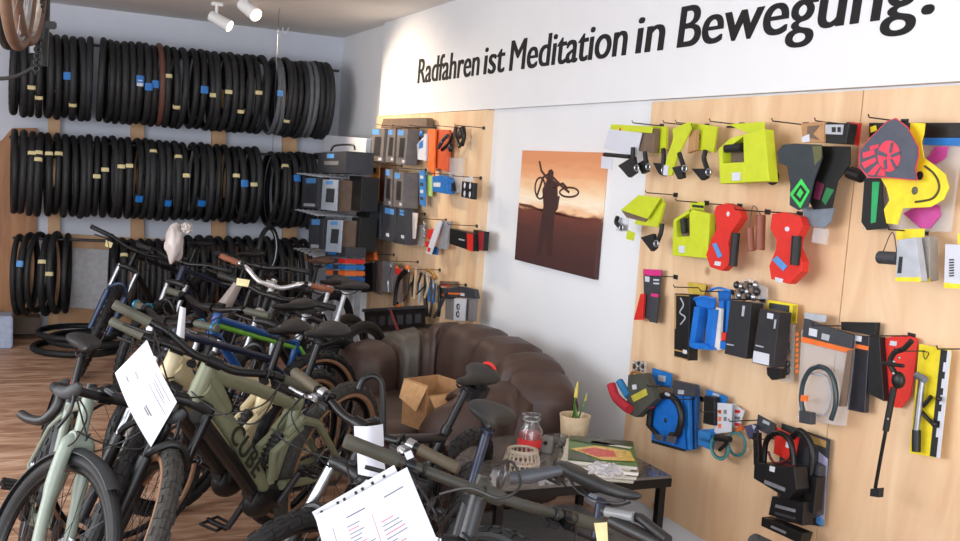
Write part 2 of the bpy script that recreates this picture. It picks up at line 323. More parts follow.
for k in range(26):
    p = AD(42 - k * .25, -8 + k * 3.2, 4.0) - o0; b.tor(p, (1, .2 * (k % 2), 0) if k % 2 else (0, 1, 0), .011, .0045, 10, 6, 1, 1)
mk('chain', b, blkmet, t)
mk('strap', B().tube([AD(47, -12, 4.05) - o0, AD(46, 26, 4.05) - o0, AD(44, 66, 4.05) - o0], .014), blackm, t)
mk('clip', B().box(AD(50, 25, 4.05) - o0, (.05, .03, .03), bev=.005), blackm, t)
tag(mk('power_cable', B().tube(smooth_path([AD(-15, 79, 4.0), AD(8, 78, 4.0), AD(22, 74, 4.0), AD(34, 67, 4.0)]), .008), blackm), 'black cable running from the photo edge to the hanging chain', 'cable')
# ---------------------------------------------------------------- goods hung on boards: outline, distance from the wall, thickness
def Z(u0, v0, s): return lambda *pts: [(u0 + a / s, v0 + b / s) for a, b in pts]
zA, zB, zC, zD, zE, zF = Z(600, 100, 3.383), Z(760, 90, 3.18), Z(600, 240, 3.38), Z(760, 220, 3.005), Z(600, 340, 3.383), Z(740, 340, 2.69)
zG, zH = Z(350, 100, 4.507), Z(350, 210, 4.507)
WX = [D - BT]
def P(nm, poly, off, th, mat, bev=0): return ('P', nm, poly, off, th, mat)
def T(nm, pts, off, r, mat): return ('T', nm, pts, off, r, mat)
def R(nm, c, off, rad, r, mat): return ('R', nm, c[0], off, (rad, r), mat)
def E(nm, c, off, r, mat): return ('E', nm, c[0], off, r, mat)
def TX(nm, c, off, sz, mat, s): return ('X', nm, c[0], off, sz, mat, s)
def pk(name, label, cat, group, parts):
    x = WX[0]
    f = parts[0]; pts = f[2] if f[0] in 'PT' else [f[2]]
    q = [AX(a, b, x - f[3]) for a, b in pts]; c = V((x, sum(p.y for p in q) / len(q), max(p.z for p in q)))
    t = thing(name, label, cat, c, group=group)
    for pt in parts:
        k, nm, g, off, th, mat = pt[:6]; b = B()
        if k == 'P':
            xp = x - off - th; b.prism([AX(a, bb, xp) - c for a, bb in g], (th, 0, 0))
            if th > .012: bmesh.ops.bevel(b.bm, geom=b.bm.edges[:], offset=.0015, segments=1, affect='EDGES')
            mk(nm, b, mat, t, False)
        elif k == 'T':
            offs = off if isinstance(off, (list, tuple)) else [off] * len(g)
            Q = [AX(a, bb, x - o_) - c for (a, bb), o_ in zip(g, offs)]
            if len(Q) > 2: Q = smooth_path(Q, 5)
            mk(nm, b.tube(Q, th, 10), mat, t)
        elif k == 'R': mk(nm, b.tor(AX(*g, x - off) - c, (1, .15, 0), th[0], th[1], 28, 8), mat, t)
        elif k == 'E': mk(nm, b.sph(AX(*g, x - off) - c, th, 16), mat, t)
        elif k == 'X':
            cu = bpy.data.curves.new(nm, 'FONT'); cu.body = pt[6]; cu.size = th; cu.align_x = 'CENTER'; o = bpy.data.objects.new(nm, cu); COL.objects.link(o)
    return t
NH = [0]
def hook(px, py, what, ln=.16, x=None):
    x = WX[0] if x is None else x
    a = AX(px, py, x)
    o = mk('display_hook', B().tube([a, a + V((-ln, 0, .002)), a + V((-ln - .006, 0, .012))], .0025, 6).box(a + V((-.002, 0, 0)), (.004, .03, .02)), dsteel, loc=a)
    tag(o, 'thin steel display hook ' + what, 'hook', 'steel display hooks'); return o
gG = 'bar grips in lime packaging'
def grip(z, path, ringc, off, body=None, rad=.013):
    L = [T('grip_horn', z(*path), [off + .012] * len(path), .0105, rub), R('clamp_ring', z(ringc), off + .022, rad, .0035, steel), E('clamp_body', z(ringc), off + .012, (.012, .017, .017), blackm)]
    if body: L.append(P('grip_wing', z(*body), off, .02, rub))
    return L
pk('bar_grip_pack', 'white and lime card with two ergonomic black grips, upper row beside the sunset picture', 'bar grips', gG, [
    P('card', zA((30, 98), (142, 112), (122, 190), (12, 165)), .14, .003, white), P('card_header', zA((38, 82), (178, 90), (174, 112), (33, 102)), .138, .004, lime), E('red_dot', zA((68, 99)), .143, (.002, .008, .008), redc),
    P('side_card', zA((142, 110), (184, 96), (178, 180), (130, 172)), .10, .03, dcarton), P('white_label', zA((5, 190), (42, 196), (40, 236), (3, 230)), .15, .002, white),
    T('grip_bar', zA((15, 184), (100, 192)), [.15, .15], .010, rub)] + grip(zA, [(112, 160), (112, 195), (124, 230)], (124, 230), .15, ((60, 222), (112, 190), (118, 245), (95, 262))) + grip(zA, [(152, 175), (155, 205), (163, 226)], (163, 226), .12, ((125, 215), (152, 200), (158, 240), (140, 250))))
pk('bar_grip_pack', 'narrow lime card with one black grip, second in the upper row', 'bar grips', gG, [P('card', zA((176, 88), (226, 90), (222, 165), (186, 185)), .08, .012, lime)] + grip(zA, [(213, 165), (216, 190), (212, 235)], (216, 238), .10, ((178, 212), (212, 215), (214, 258), (198, 250))))
pk('bar_grip_pack', 'folded lime card with black winged grip and white price label, upper row', 'bar grips', gG, [P('card', zA((245, 98), (301, 74), (306, 100), (262, 190), (242, 255), (214, 255), (226, 195), (248, 130)), .12, .008, lime), P('white_label', zA((216, 220), (232, 222), (228, 256), (213, 254)), .129, .002, white), P('card_inside', zA((303, 105), (325, 100), (320, 170), (295, 180)), .09, .02, carton)] + grip(zA, [(268, 180), (276, 205), (286, 232)], (286, 232), .13, ((242, 228), (272, 222), (280, 262), (262, 268))))
pk('bar_grip_pack', 'wide lime card with a tall curved grip horn, upper row left of the lime box', 'bar grips', gG, [P('card', zA((302, 76), (396, 90), (384, 178), (352, 170), (314, 172)), .07, .008, lime), R('print_mark', zA((333, 125)), .079, .012, .002, ink)] + grip(zA, [(358, 170), (352, 200), (367, 243)], (367, 244), .09, ((308, 232), (352, 232), (360, 262), (342, 272))))
def boxpack(z, label, outer, win, header, off, th, lab, extra):
    fr = []
    # frame of the box front built as strips around the window
    n = len(win)
    pk('bar_grip_box', label, 'bar grips', gG, [P('box_back', z(*outer), off, th * .35, lime), P('window_interior', z(*win), off + th * .35, .003, dcarton)] +
       [P('box_front', z(*q), off + th * .35, th * .65, lime) for q in lab] + [P('box_header', z(*header), off, .003, lime)] + extra)
boxpack(zA, 'large lime box with cut-out window showing a dark grip, upper row', ((400, 165), (440, 130), (556, 98), (572, 275), (405, 283)), ((412, 172), (482, 118), (486, 212), (414, 216)), ((432, 82), (556, 74), (558, 104), (500, 112)), .07, .07,
        [((484, 118), (556, 98), (572, 275), (488, 278)), ((404, 214), (488, 210), (488, 279), (405, 283)), ((400, 165), (440, 130), (484, 116), (484, 124), (414, 174), (415, 216), (404, 216))],
        [T('grip_tube', zA((428, 164), (482, 160)), .13, .018, rub), P('white_label', zA((445, 246), (474, 244), (475, 272), (446, 273)), .141, .002, white), P('printed_mark', zA((428, 88), (520, 88), (520, 94), (428, 94)), .004, .003, ink), E('grip_end', zA((585, 262)), .05, (.03, .012, .03), rub)])
pk('bar_grip_pack', 'tilted lime card pack with two black grips, below the white-topped pack', 'bar grips', gG, [P('card_top', zA((70, 372), (130, 322), (206, 330), (160, 402)), .13, .004, lime), P('card_side', zA((160, 402), (206, 332), (216, 352), (194, 430), (118, 420), (122, 396)), .10, .012, lime), P('inner_card', zA((72, 374), (160, 402), (150, 412), (90, 398)), .11, .01, dcarton),
    P('white_patch', zA((54, 396), (96, 400), (94, 444), (54, 444)), .125, .003, white), P('price_label', zA((92, 440), (118, 450), (112, 476), (88, 470)), .14, .003, lime)] + grip(zA, [(60, 395), (55, 415), (72, 432)], (72, 432), .14) + grip(zA, [(210, 418), (206, 450), (192, 484)], (190, 486), .13, ((136, 465), (178, 452), (186, 500), (172, 512))))
boxpack(zA, 'small lime box with cut-out window showing a dark grip, second row', ((248, 405), (308, 366), (370, 385), (364, 536), (244, 526)), ((256, 408), (302, 380), (302, 462), (256, 468)), ((305, 343), (353, 346), (350, 374), (304, 366)), .05, .05,
        [((302, 368), (370, 385), (364, 536), (304, 530)), ((246, 464), (304, 460), (304, 530), (244, 526)), ((248, 405), (308, 366), (308, 378), (258, 410), (258, 466), (246, 466))],
        [T('grip_tube', zA((282, 402), (286, 450)), .09, .014, rub), P('white_label', zA((266, 492), (286, 494), (285, 518), (266, 516)), .101, .002, white), P('printed_mark', zA((312, 354), (348, 357), (348, 366), (312, 362)), .054, .003, ink)])
gR = 'red grip packages'
pk('grip_package', 'red die-cut package with black grips, right of the small lime box', 'bar grips', gR, [P('card', [(716, 206), (727, 203), (739, 209), (741, 218), (731, 232), (728, 243), (731, 262), (722, 271), (710, 267), (706, 255), (711, 240), (717, 228), (714, 212)], .07, .035, redc), T('grip', [(736, 233), (733, 266)], .11, .017, rub), P('blue_decal', [(712, 244), (716, 243), (722, 256), (718, 258)], .106, .003, lbl), E('white_dot', [(728, 214)], .106, (.002, .01, .01), white), P('white_label', [(715, 261), (721, 262), (720, 266), (714, 265)], .106, .002, white)])
pk('grip_package', 'red die-cut package with black grips, below the green-printed mudguards', 'bar grips', gR, [P('card', [(772, 214), (784, 212), (800, 217), (803, 226), (796, 240), (795, 248), (802, 262), (801, 272), (789, 284), (771, 279), (769, 266), (776, 250), (777, 240), (770, 228)], .07, .035, redc), T('grip', [(797, 236), (795, 265)], .11, .019, rub), P('blue_decal', [(772, 260), (777, 256), (787, 266), (783, 271)], .106, .003, lbl), E('white_dot', [(787, 229)], .106, (.002, .013, .009), white), P('white_label', [(775, 277), (783, 279), (782, 283), (775, 281)], .106, .002, white)])
pk('leather_grip_pair', 'pair of brown bar grips hanging between the two red packages', 'bar grips', None, [T('grip', [(750, 228), (751, 251)], .10, .015, mt('brown_grip_rubber', (134, 74, 52), .5)), T('grip', [(761, 215), (760, 250)], .07, .019, mt('brown_grip_rubber')), T('cord', [(750, 228), (753, 206), (761, 215)], .09, .0015, dsteel)])
# upper row of the second sheet
pk('mudguard', 'black front mudguard with green diamond print hanging on the second plywood sheet', 'mudguard', 'mudguards', [P('guard', zB((60, 232), (54, 196), (74, 174), (110, 170), (194, 174), (198, 215), (172, 285), (152, 372), (122, 382), (94, 366), (96, 300), (86, 242)), .11, .004, mt('mudguard_sheen', (52, 60, 66), .35)), P('green_print', zB((131, 282), (158, 322), (128, 376), (94, 332)), .1145, .001, green), P('print_gap', zB((129, 300), (148, 324), (127, 358), (105, 334)), .1157, .001, ink), P('print_core', zB((128, 312), (138, 326), (127, 344), (116, 332)), .1169, .001, green), P('olive_panel', zB((166, 178), (196, 178), (196, 215), (174, 240)), .1145, .001, mt('olive_print', (96, 98, 62), .5))])
pk('mudguard', 'dark mudguard with faint pink and green print, behind the green diamond one', 'mudguard', 'mudguards', [P('guard', zB((190, 178), (286, 180), (286, 235), (246, 290), (228, 375), (170, 380), (150, 345), (180, 250)), .07, .004, blackm), P('pink_print', zB((180, 290), (204, 300), (190, 350), (168, 345)), .075, .001, mt('dim_pink_print', (110, 40, 70), .5)), P('green_print', zB((212, 310), (236, 318), (208, 366), (196, 350)), .075, .001, mt('dim_green_print', (40, 120, 70), .5)), P('grey_bag', zB((132, 372), (235, 372), (224, 420), (200, 440), (150, 430)), .06, .006, mt('grey_film', (120, 130, 142), .3)), P('hanging_bag', zB((170, 438), (214, 442), (208, 492), (164, 484)), .06, .01, clear)])
pk('parts_carton', 'patterned brown carton hanging above the dark mudguards', 'carton', None, [P('carton', zB((130, 106), (202, 100), (202, 166), (134, 166)), .13, .02, carton), P('dark_print', zB((150, 115), (190, 112), (168, 140), (190, 160), (150, 150)), .151, .001, dcarton), P('white_tag', zB((132, 150), (156, 140), (158, 164), (134, 166)), .152, .002, white)])
pk('parts_box', 'black and white parts box hanging beside the brown carton', 'box', None, [P('box', zB((203, 104), (284, 106), (272, 172), (203, 168)), .10, .04, blackm), P('white_label', zB((208, 110), (266, 110), (262, 142), (207, 140)), .141, .001, lgry), P('label_print', zB((228, 118), (240, 118), (240, 134), (228, 134)), .143, .001, ink), P('label_print', zB((246, 118), (256, 118), (256, 134), (246, 134)), .143, .001, ink)])
pk('parts_card', 'narrow red card behind the black and white parts box', 'card', None, [P('card', zB((286, 102), (320, 105), (312, 178), (284, 172)), .05, .006, redc), P('white_spot', zB((296, 112), (306, 113), (305, 128), (296, 127)), .057, .001, white)])
pk('bar_end_plug', 'black cylindrical part hanging beside the dark mudguard', 'bicycle part', None, [T('body', zB((284, 262), (324, 276)), .05, .022, blackm)])
gM = 'mudguard bags'
pk('mudguard_bag', 'clear bag with black header holding pink, black and green mudguards, behind the smiling yellow one', 'bag', None, [P('bag', zB((346, 148), (640, 150), (600, 452), (326, 442)), .02, .012, clear), P('header', zB((346, 104), (650, 104), (645, 152), (346, 150)), .02, .016, blackm), P('blue_strip', zB((520, 153), (640, 152), (636, 178), (520, 174)), .033, .003, bluec), P('yellow_print', zB((350, 118), (368, 112), (372, 128), (352, 136)), .037, .001, yel),
    P('pink_mudguard', zB((524, 230), (556, 180), (598, 180), (590, 215), (560, 235)), .034, .003, mt('violet_plastic', (190, 70, 150), .5)), P('pink_mudguard', zB((455, 392), (500, 370), (570, 366), (574, 400), (540, 440), (510, 440)), .034, .003, mt('violet_plastic')),
    P('black_mudguard', zB((332, 280), (388, 280), (392, 400), (410, 440), (340, 446), (322, 420)), .05, .004, blackm), P('green_lettering', zB((357, 292), (380, 292), (368, 420), (352, 424)), .0545, .001, mt('green_print_dark', (40, 170, 100), .5))])
ym = [P('guard', zB((478, 104), (524, 106), (520, 140), (512, 165), (520, 215), (552, 238), (588, 268), (600, 310), (582, 348), (542, 372), (452, 376), (436, 428), (402, 424), (394, 380), (412, 350), (402, 312), (384, 280), (498, 284), (500, 200), (476, 150)), .10, .004, yel), E('eye', zB((508, 272)), .1045, (.002, .014, .014), ink), E('eye', zB((492, 320)), .1045, (.002, .013, .013), mt('grey_eye_print', (90, 90, 70), .5)),
      T('smile', zB((524, 242), (556, 270), (570, 310), (548, 345), (494, 356)), .1055, .0035, mt('smile_print', (60, 58, 40), .5))]
pk('mudguard', 'yellow mudguard printed with a smiling face', 'mudguard', 'mudguards', ym)
gm = [(430, 92), (466, 120), (500, 182), (500, 212), (490, 250), (497, 285), (400, 276), (345, 276), (317, 242), (318, 194), (345, 160), (375, 130), (400, 104)]
rp = mt('red_print', (224, 62, 84), .5)
pk('mudguard', 'grey mudguard with red edge and red round emblem, hanging in front of the yellow one', 'mudguard', 'mudguards', [P('rim', zB(*[(408 + (a - 408) * 1.04, 190 + (b - 190) * 1.04) for a, b in gm]), .135, .003, rp), P('guard', zB(*gm), .1385, .003, mt('slate_plastic', (78, 82, 96), .5)),
    P('emblem', zB(*[(410 + 36 * cos(t * pi / 10), 210 + 50 * sin(t * pi / 10)) for t in range(20)]), .142, .001, rp)] +
    [P('emblem_line', zB(*q), .1435, .001, mt('slate_plastic')) for q in (((378, 192), (404, 204), (402, 214), (374, 206)), ((416, 166), (424, 168), (418, 200), (410, 200)), ((414, 206), (446, 194), (446, 204), (418, 216)), ((392, 226), (402, 218), (404, 250), (396, 254)), ((412, 220), (420, 218), (436, 246), (428, 252)))] +
    [P('red_print', zB(*q), .142, .001, rp) for q in (((326, 200), (362, 190), (366, 204), (328, 218)), ((322, 232), (366, 214), (370, 226), (332, 250)), ((340, 268), (374, 234), (382, 242), (362, 272)), ((372, 272), (386, 246), (396, 252), (398, 274)), ((350, 178), (378, 172), (376, 184), (348, 192)))])
gP = 'brake pad boxes'
pk('brake_pad_box', 'grey and yellow brake pad box, the one at the outside of its hook', 'box', gP, [P('box', zD((412, 60), (466, 52), (484, 184), (406, 182)), .12, .03, lgry), P('yellow_foot', zD((407, 172), (482, 172), (484, 186), (406, 184)), .151, .001, yel), P('printed_lines', zD((418, 110), (428, 110), (424, 160), (412, 160)), .151, .001, ink), P('yellow_header', zD((410, 28), (494, 26), (492, 56), (410, 60)), .09, .003, yel)])
pk('brake_pad_box', 'grey and yellow brake pad box, nearest the wall on its hook', 'box', gP, [P('box', zD((468, 56), (508, 48), (510, 180), (488, 186), (478, 120)), .07, .04, mt('warm_grey_card', (150, 146, 140), .5)), P('yellow_foot', zD((484, 176), (510, 174), (510, 186), (484, 188)), .111, .001, yel)])
pk('spring_box', 'white box with yellow corners and black print at the photo edge', 'box', gP, [P('box', zD((556, 72), (640, 76), (640, 200), (552, 194)), .10, .03, white), P('yellow_header', zD((594, 40), (640, 42), (640, 76), (594, 72)), .09, .003, yel), P('yellow_foot', zD((552, 188), (640, 196), (640, 208), (552, 204)), .131, .001, yel)] + [P('printed_mark', zD((568, 118 + 8 * k), (582, 117 + 8 * k), (582, 121 + 8 * k), (568, 122 + 8 * k)), .132, .001, ink) for k in range(7)])
pk('hanging_roller', 'black roller hanging on two cords in front of the plywood', 'roller', None, [T('roller', zD((360, 112), (416, 116)), .14, .021, dgry), T('cord', zD((366, 106), (398, 36), (412, 106)), .14, .0015, ink), E('roller_end', zD((408, 116)), .142, (.008, .012, .019), blackm)])
# middle row
pk('tool_card', 'narrow black and magenta tool card at the edge of the plywood', 'tool', None, [P('card', zC((146, 98), (208, 101), (190, 282), (150, 262)), .03, .004, dgry), P('header', zC((146, 98), (208, 101), (206, 124), (148, 120)), .0345, .001, pink), P('handle', zC((136, 182), (148, 182), (142, 270), (113, 270)), .04, .014, redc), P('handle', zC((172, 186), (196, 190), (188, 280), (166, 276)), .04, .014, dgry), P('handle_tip', zC((172, 180), (197, 183), (196, 194), (172, 190)), .055, .002, pink)] + [P('printed_text', zC((180, 132 + 12 * k), (200, 133 + 12 * k), (199, 138 + 12 * k), (180, 137 + 12 * k)), .0345, .001, white) for k in range(2)] + [P('white_symbol', zC((152, 122), (168, 124), (166, 142), (152, 140)), .0355, .001, white)])
pk('tool_box', 'tall black box with orange frame and tool picture, left of the blue bottle cages', 'box', None, [P('box', zC((252, 180), (304, 184), (298, 408), (250, 394)), .08, .05, blackm)] + [P('frame_line', zC(*q), .131, .001, mt('ochre_print', (176, 140, 80), .5)) for q in (((254, 184), (300, 187), (300, 190), (254, 187)), ((254, 186), (257, 186), (256, 300), (252, 300)), ((250, 368), (296, 380), (296, 384), (250, 373)), ((252, 392), (296, 403), (296, 406), (251, 395)))] +
    [T('pictured_cable', zC((272, 196), (282, 220), (270, 245), (288, 262), (272, 285)), .132, .003, lgry), P('white_symbol', zC((280, 370), (294, 373), (292, 386), (280, 383)), .132, .001, white), P('yellow_card', zC((296, 142), (358, 150), (352, 186), (298, 180)), .03, .004, mt('ochre_card', (206, 176, 70), .5))])
cg = mt('blue_plastic', (30, 110, 200), .3)
def cage(lab, z, o, off):
    pk('bottle_cage', lab, 'bottle cage', 'blue bottle cages', [P('back_plate', z(*o[0]), off, .006, cg), P('side_arm', z(*o[1]), off, .05, cg), P('side_arm', z(*o[2]), off, .05, cg), P('base_hoop', z(*o[3]), off, .07, cg)] + [T('top_rim', z(*o[4]), [off + .07, off + .075, off + .06], .005, cg)])
cage('blue bottle cage hanging in front, beside the tall black box', zC, [((318, 192), (390, 196), (384, 250), (330, 236)), ((318, 225), (336, 230), (318, 350), (300, 352)), ((366, 232), (390, 236), (374, 370), (352, 368)), ((300, 346), (352, 350), (372, 372), (318, 368), (302, 360)), ((318, 200), (350, 192), (390, 200))], .10)
cage('blue bottle cage hanging behind, partly hidden by the black box', zC, [((398, 170), (440, 172), (438, 215), (402, 210)), ((402, 200), (416, 202), (410, 350), (398, 350)), ((428, 205), (440, 206), (430, 360), (418, 358)), ((402, 340), (430, 346), (430, 372), (402, 366)), ((372, 170), (400, 162), (440, 172))], .06)
pk('zip_bag', 'narrow clear bag hanging between the blue bottle cages', 'bag', None, [P('bag', zC((392, 228), (410, 232), (404, 372), (382, 376)), .12, .012, mt('milky_film', (214, 208, 196), .4))])
gB = 'black tool boxes'
def tbox(lab, front, th, off, extra): pk('tool_case_box', lab, 'box', gB, [P('box', zC(*front), off, th, mt('matt_black_box', (38, 38, 42), .5))] + extra)
tbox('matt black box with small grey print, right of the blue bottle cages', ((440, 206), (512, 214), (494, 402), (420, 384)), .06, .07, [P('printed_text', zC((482, 222), (490, 223), (486, 258), (478, 257)), .131, .001, lgry), P('printed_text', zC((428, 350), (452, 354), (452, 358), (428, 354)), .131, .001, lgry), P('red_pin', zC((412, 312), (426, 312), (424, 340), (410, 340)), .12, .008, redc)])
tbox('matt black box with white label at its foot, beside the yellow card', ((540, 232), (606, 246), (586, 432), (512, 414)), .06, .08, [P('white_label', zC((520, 374), (572, 386), (570, 424), (515, 412)), .141, .001, white), P('white_symbol', zC((566, 246), (586, 250), (584, 268), (564, 264)), .141, .001, white), P('printed_text', zC((590, 268), (596, 269), (592, 300), (586, 299)), .141, .001, lgry), P('printed_text', zC((526, 354), (552, 360), (552, 364), (526, 358)), .141, .001, lgry), P('round_foot', zC((562, 430), (612, 436), (606, 468), (580, 474), (564, 456)), .07, .03, blackm)])
pk('parts_bag', 'clear bag of small metal parts above the first matt black box', 'bag', 'bags of parts', [P('bag', zC((456, 148), (500, 128), (555, 160), (556, 200), (456, 200)), .05, .02, clear)] + [E('metal_part', zC((462 + 16 * (k % 5) + 5 * (k // 5), 152 + 18 * (k // 5) + 5 * (k % 2))), .08, (.014, .013, .016), (dsteel, steel, dcarton)[k % 3]) for k in range(14)])
pk('parts_bag', 'clear bag of dark parts hanging beside the second matt black box', 'bag', 'bags of parts', [P('bag', zC((616, 280), (652, 286), (646, 480), (606, 478)), .04, .012, clear)] + [E('dark_part', zC((632, 310 + 22 * k)), .055, (.012, .014, .018), (dgry, dcarton, dsteel)[k % 3]) for k in range(7)])
pk('tool_card', 'yellow and black card behind the second matt black box', 'card', None, [P('card', zC((566, 202), (666, 218), (662, 282), (562, 262)), .03, .004, yel), P('dark_print', zC((572, 212), (640, 222), (638, 262), (570, 250)), .0345, .001, dgry), P('side_strip', zC((652, 222), (664, 222), (660, 276), (650, 274)), .036, .001, mt('dark_yellow_print', (170, 150, 40), .5))])
lk = [P('bag', zD((124, 330), (278, 352), (262, 500), (248, 620), (110, 600)), .05, .02, clear), P('header', zD((132, 296), (278, 346), (274, 386), (126, 350)), .06, .014, dgry), P('orange_strip', zD((126, 350), (274, 388), (272, 402), (122, 366)), .06, .015, orange), P('white_symbol', zD((148, 324), (172, 330), (170, 352), (146, 346)), .0755, .001, white), P('white_symbol', zD((186, 340), (210, 346), (206, 364), (184, 358)), .0755, .001, lgry), P('hang_strip', zD((134, 278), (200, 286), (196, 308), (134, 296)), .05, .004, lgry),
      P('bag_fold', zD((262, 392), (278, 390), (258, 560), (236, 560)), .08, .006, dcarton)] + [P('orange_letter', zD((108, 338 + 16 * k), (116, 338 + 16 * k), (114, 348 + 16 * k), (106, 348 + 16 * k)), .07, .001, orange) for k in range(8)]
ring_ = [(182, 438), (150, 452), (132, 480), (122, 520), (128, 560), (150, 590)]
lk += [T('cable', [zD((178, 440))[0], zD((150, 452))[0], zD((130, 490))[0], zD((124, 540))[0], zD((130, 575))[0]], .10, .009, mt('lock_cable', (44, 60, 66), .3)), T('cable', [zD((178, 440))[0], zD((205, 452))[0], zD((224, 490))[0], zD((228, 550))[0], zD((214, 600))[0]], .10, .009, mt('lock_cable')),
       P('orange_clip', zF((164, 148), (182, 150), (180, 166), (162, 164)), .115, .004, orange), P('lock_body', zF((158, 190), (190, 196), (190, 228), (158, 222)), .10, .025, dgry), T('wire', zF((190, 90), (230, 100), (245, 150), (225, 200), (190, 200)), .08, .004, lgry)]
pk('cable_lock_pack', 'clear pack with black and orange header holding a dark coiled cable lock', 'lock', None, lk)
pk('lock_pack', 'black lock pack with small orange stripe behind the coiled cable lock', 'lock', 'black lock packs', [P('header', zD((242, 306), (350, 308), (346, 350), (300, 340), (244, 330)), .02, .02, blackm), P('bag', zD((280, 346), (328, 350), (314, 580), (262, 570)), .03, .02, mt('dark_film', (48, 48, 54), .25)), P('orange_stripe', zD((286, 372), (326, 380), (325, 392), (284, 384)), .051, .001, orange), P('white_symbol', zD((284, 346), (306, 350), (304, 366), (283, 362)), .052, .001, white)])
pk('lock_pack', 'black lock pack hanging against the red kickstand card', 'lock', 'black lock packs', [P('header', zD((330, 310), (352, 312), (350, 350), (328, 350)), .02, .012, dgry), P('body', zD((328, 350), (358, 352), (372, 545), (322, 520)), .02, .03, blackm)])
ks = [P('card', zF((392, -6), (440, -14), (478, -4), (472, 60), (458, 150), (434, 182), (418, 182), (374, 150)), .02, .004, redc), P('white_symbol', zF((404, 2), (422, 4), (420, 16), (402, 14)), .0245, .001, white),
      T('clamp', zF((462, 2), (440, 24), (416, 34), (404, 62), (424, 100)), .14, .009, blackm), T('lever', zF((384, 62), (440, 70)), .15, .006, blackm), E('pivot', zF((426, 108)), .14, (.018, .024, .028), blackm), T('upper_leg', zF((414, 128), (402, 190), (392, 244)), .14, .0105, blackm), T('lower_leg', zF((392, 244), (376, 330), (364, 398)), .14, .006, blkmet), P('foot', zF((350, 400), (376, 398), (374, 424), (348, 420)), .13, .02, rub), E('bolt', zF((428, 48)), .15, (.004, .005, .005), steel), E('bolt', zF((414, 58)), .15, (.004, .005, .005), steel), E('bolt', zF((398, 212)), .152, (.003, .004, .004), steel), E('bolt', zF((412, 90)), .155, (.003, .005, .005), steel)]
pk('kickstand', 'long black bicycle kickstand hanging in front of its red card', 'kickstand', None, ks)
pk('mini_pump', 'silver mini pump with black handle on a yellow card', 'pump', None, [P('card', zF((482, 10), (568, 28), (536, 318), (456, 304)), .03, .004, yel), P('black_strip', zF((540, 26), (558, 28), (528, 316), (510, 312)), .0345, .001, ink), P('white_edge', zF((558, 28), (568, 30), (538, 318), (528, 316)), .0345, .001, white), T('barrel', zF((490, 105), (474, 244)), .06, .011, steel), T('handle', zF((475, 242), (474, 300)), .06, .014, blackm), T('pump_head', zF((474, 94), (500, 108)), .06, .012, gry), T('bracket', zF((515, 152), (494, 176), (482, 184), (500, 206), (516, 222)), .05, .007, blackm), E('bracket_knob', zF((535, 158)), .05, (.01, .01, .009), blackm), E('bracket_knob', zF((522, 226)), .05, (.01, .01, .009), blackm), T('triangle_print', zF((492, 32), (508, 34), (498, 52), (492, 32)), .035, .0012, ink)] + [P('print_block', zF((548 - k * 4.6, 60 + 44 * k), (556 - k * 4.6, 61 + 44 * k), (553 - k * 4.6, 86 + 44 * k), (545 - k * 4.6, 85 + 44 * k)), .036, .001, white) for k in range(5)])
# lower rows
pk('strap_roll', 'red, blue and dark roll with yellow label and fabric straps, at the plywood edge', 'strap', None, [T('red_roll', zE((38, 150), (55, 195), (100, 235)), .16, .022, mt('red_fabric', (176, 34, 50), .8)), T('blue_roll', zE((66, 140), (96, 190)), .14, .018, mt('blue_fabric', (36, 110, 160), .8)), P('dark_body', zE((95, 118), (150, 112), (188, 200), (122, 262), (88, 246)), .10, .04, mt('olive_dark_fabric', (72, 72, 64), .8)), P('yellow_label', zE((104, 190), (154, 164), (160, 186), (114, 210)), .141, .003, mt('dull_yellow_label', (196, 186, 70), .5)), T('red_roll', zE((126, 242), (176, 214)), .11, .022, mt('red_fabric')), P('white_symbol', zE((108, 152), (122, 150), (124, 166), (110, 168)), .142, .001, white), T('gold_loop', zE((100, 130), (112, 108), (140, 118), (150, 150)), .13, .007, mt('gold_brown', (150, 104, 50), .5)), T('strap', zE((150, 120), (170, 160), (180, 170)), .12, .006, lgry)])
pk('parts_bag', 'small clear bag of silver parts above the red and blue roll', 'bag', 'bags of parts', [P('bag', zE((108, 68), (150, 72), (150, 112), (108, 106)), .05, .015, clear)] + [E('silver_part', zE((116 + 14 * (k % 3), 78 + 12 * (k // 3))), .07, (.009, .009, .009), (steel, dsteel)[k % 2]) for k in range(9)])
pk('brake_cable_card', 'small blue card with white print, behind the straps', 'card', 'blue parts cards', [P('card', zE((176, 94), (242, 114), (240, 162), (180, 150)), .04, .004, bluec), P('white_print', zE((196, 118), (222, 122), (220, 142), (196, 138)), .0445, .001, lgry)])
pk('folding_lock_card', 'large blue card with a black looped strap lock and silver keys', 'lock', None, [P('card', zE((182, 196), (272, 188), (288, 376), (174, 344)), .08, .006, cg), P('header', zE((248, 136), (322, 152), (318, 192), (244, 186)), .07, .02, dgry), P('white_symbol', zE((264, 168), (284, 170), (282, 184), (263, 182)), .091, .001, lgry), T('strap_loop', zE((166, 290), (178, 222), (222, 186), (262, 212), (276, 262), (262, 320), (240, 322)), .10, .015, blackm), T('strap_loop', zE((166, 290), (190, 316), (196, 330)), .10, .011, blackm), E('center_dot', zE((222, 272)), .087, (.003, .011, .011), ink), P('silver_key', zE((186, 318), (210, 322), (206, 342), (184, 336)), .11, .012, steel), P('silver_key', zE((226, 322), (252, 328), (246, 350), (222, 342)), .11, .012, steel), E('silver_knob', zE((228, 184)), .115, (.006, .02, .008), lgry), P('card_foot', zE((174, 338), (288, 370), (288, 378), (174, 348)), .0865, .002, ink)])
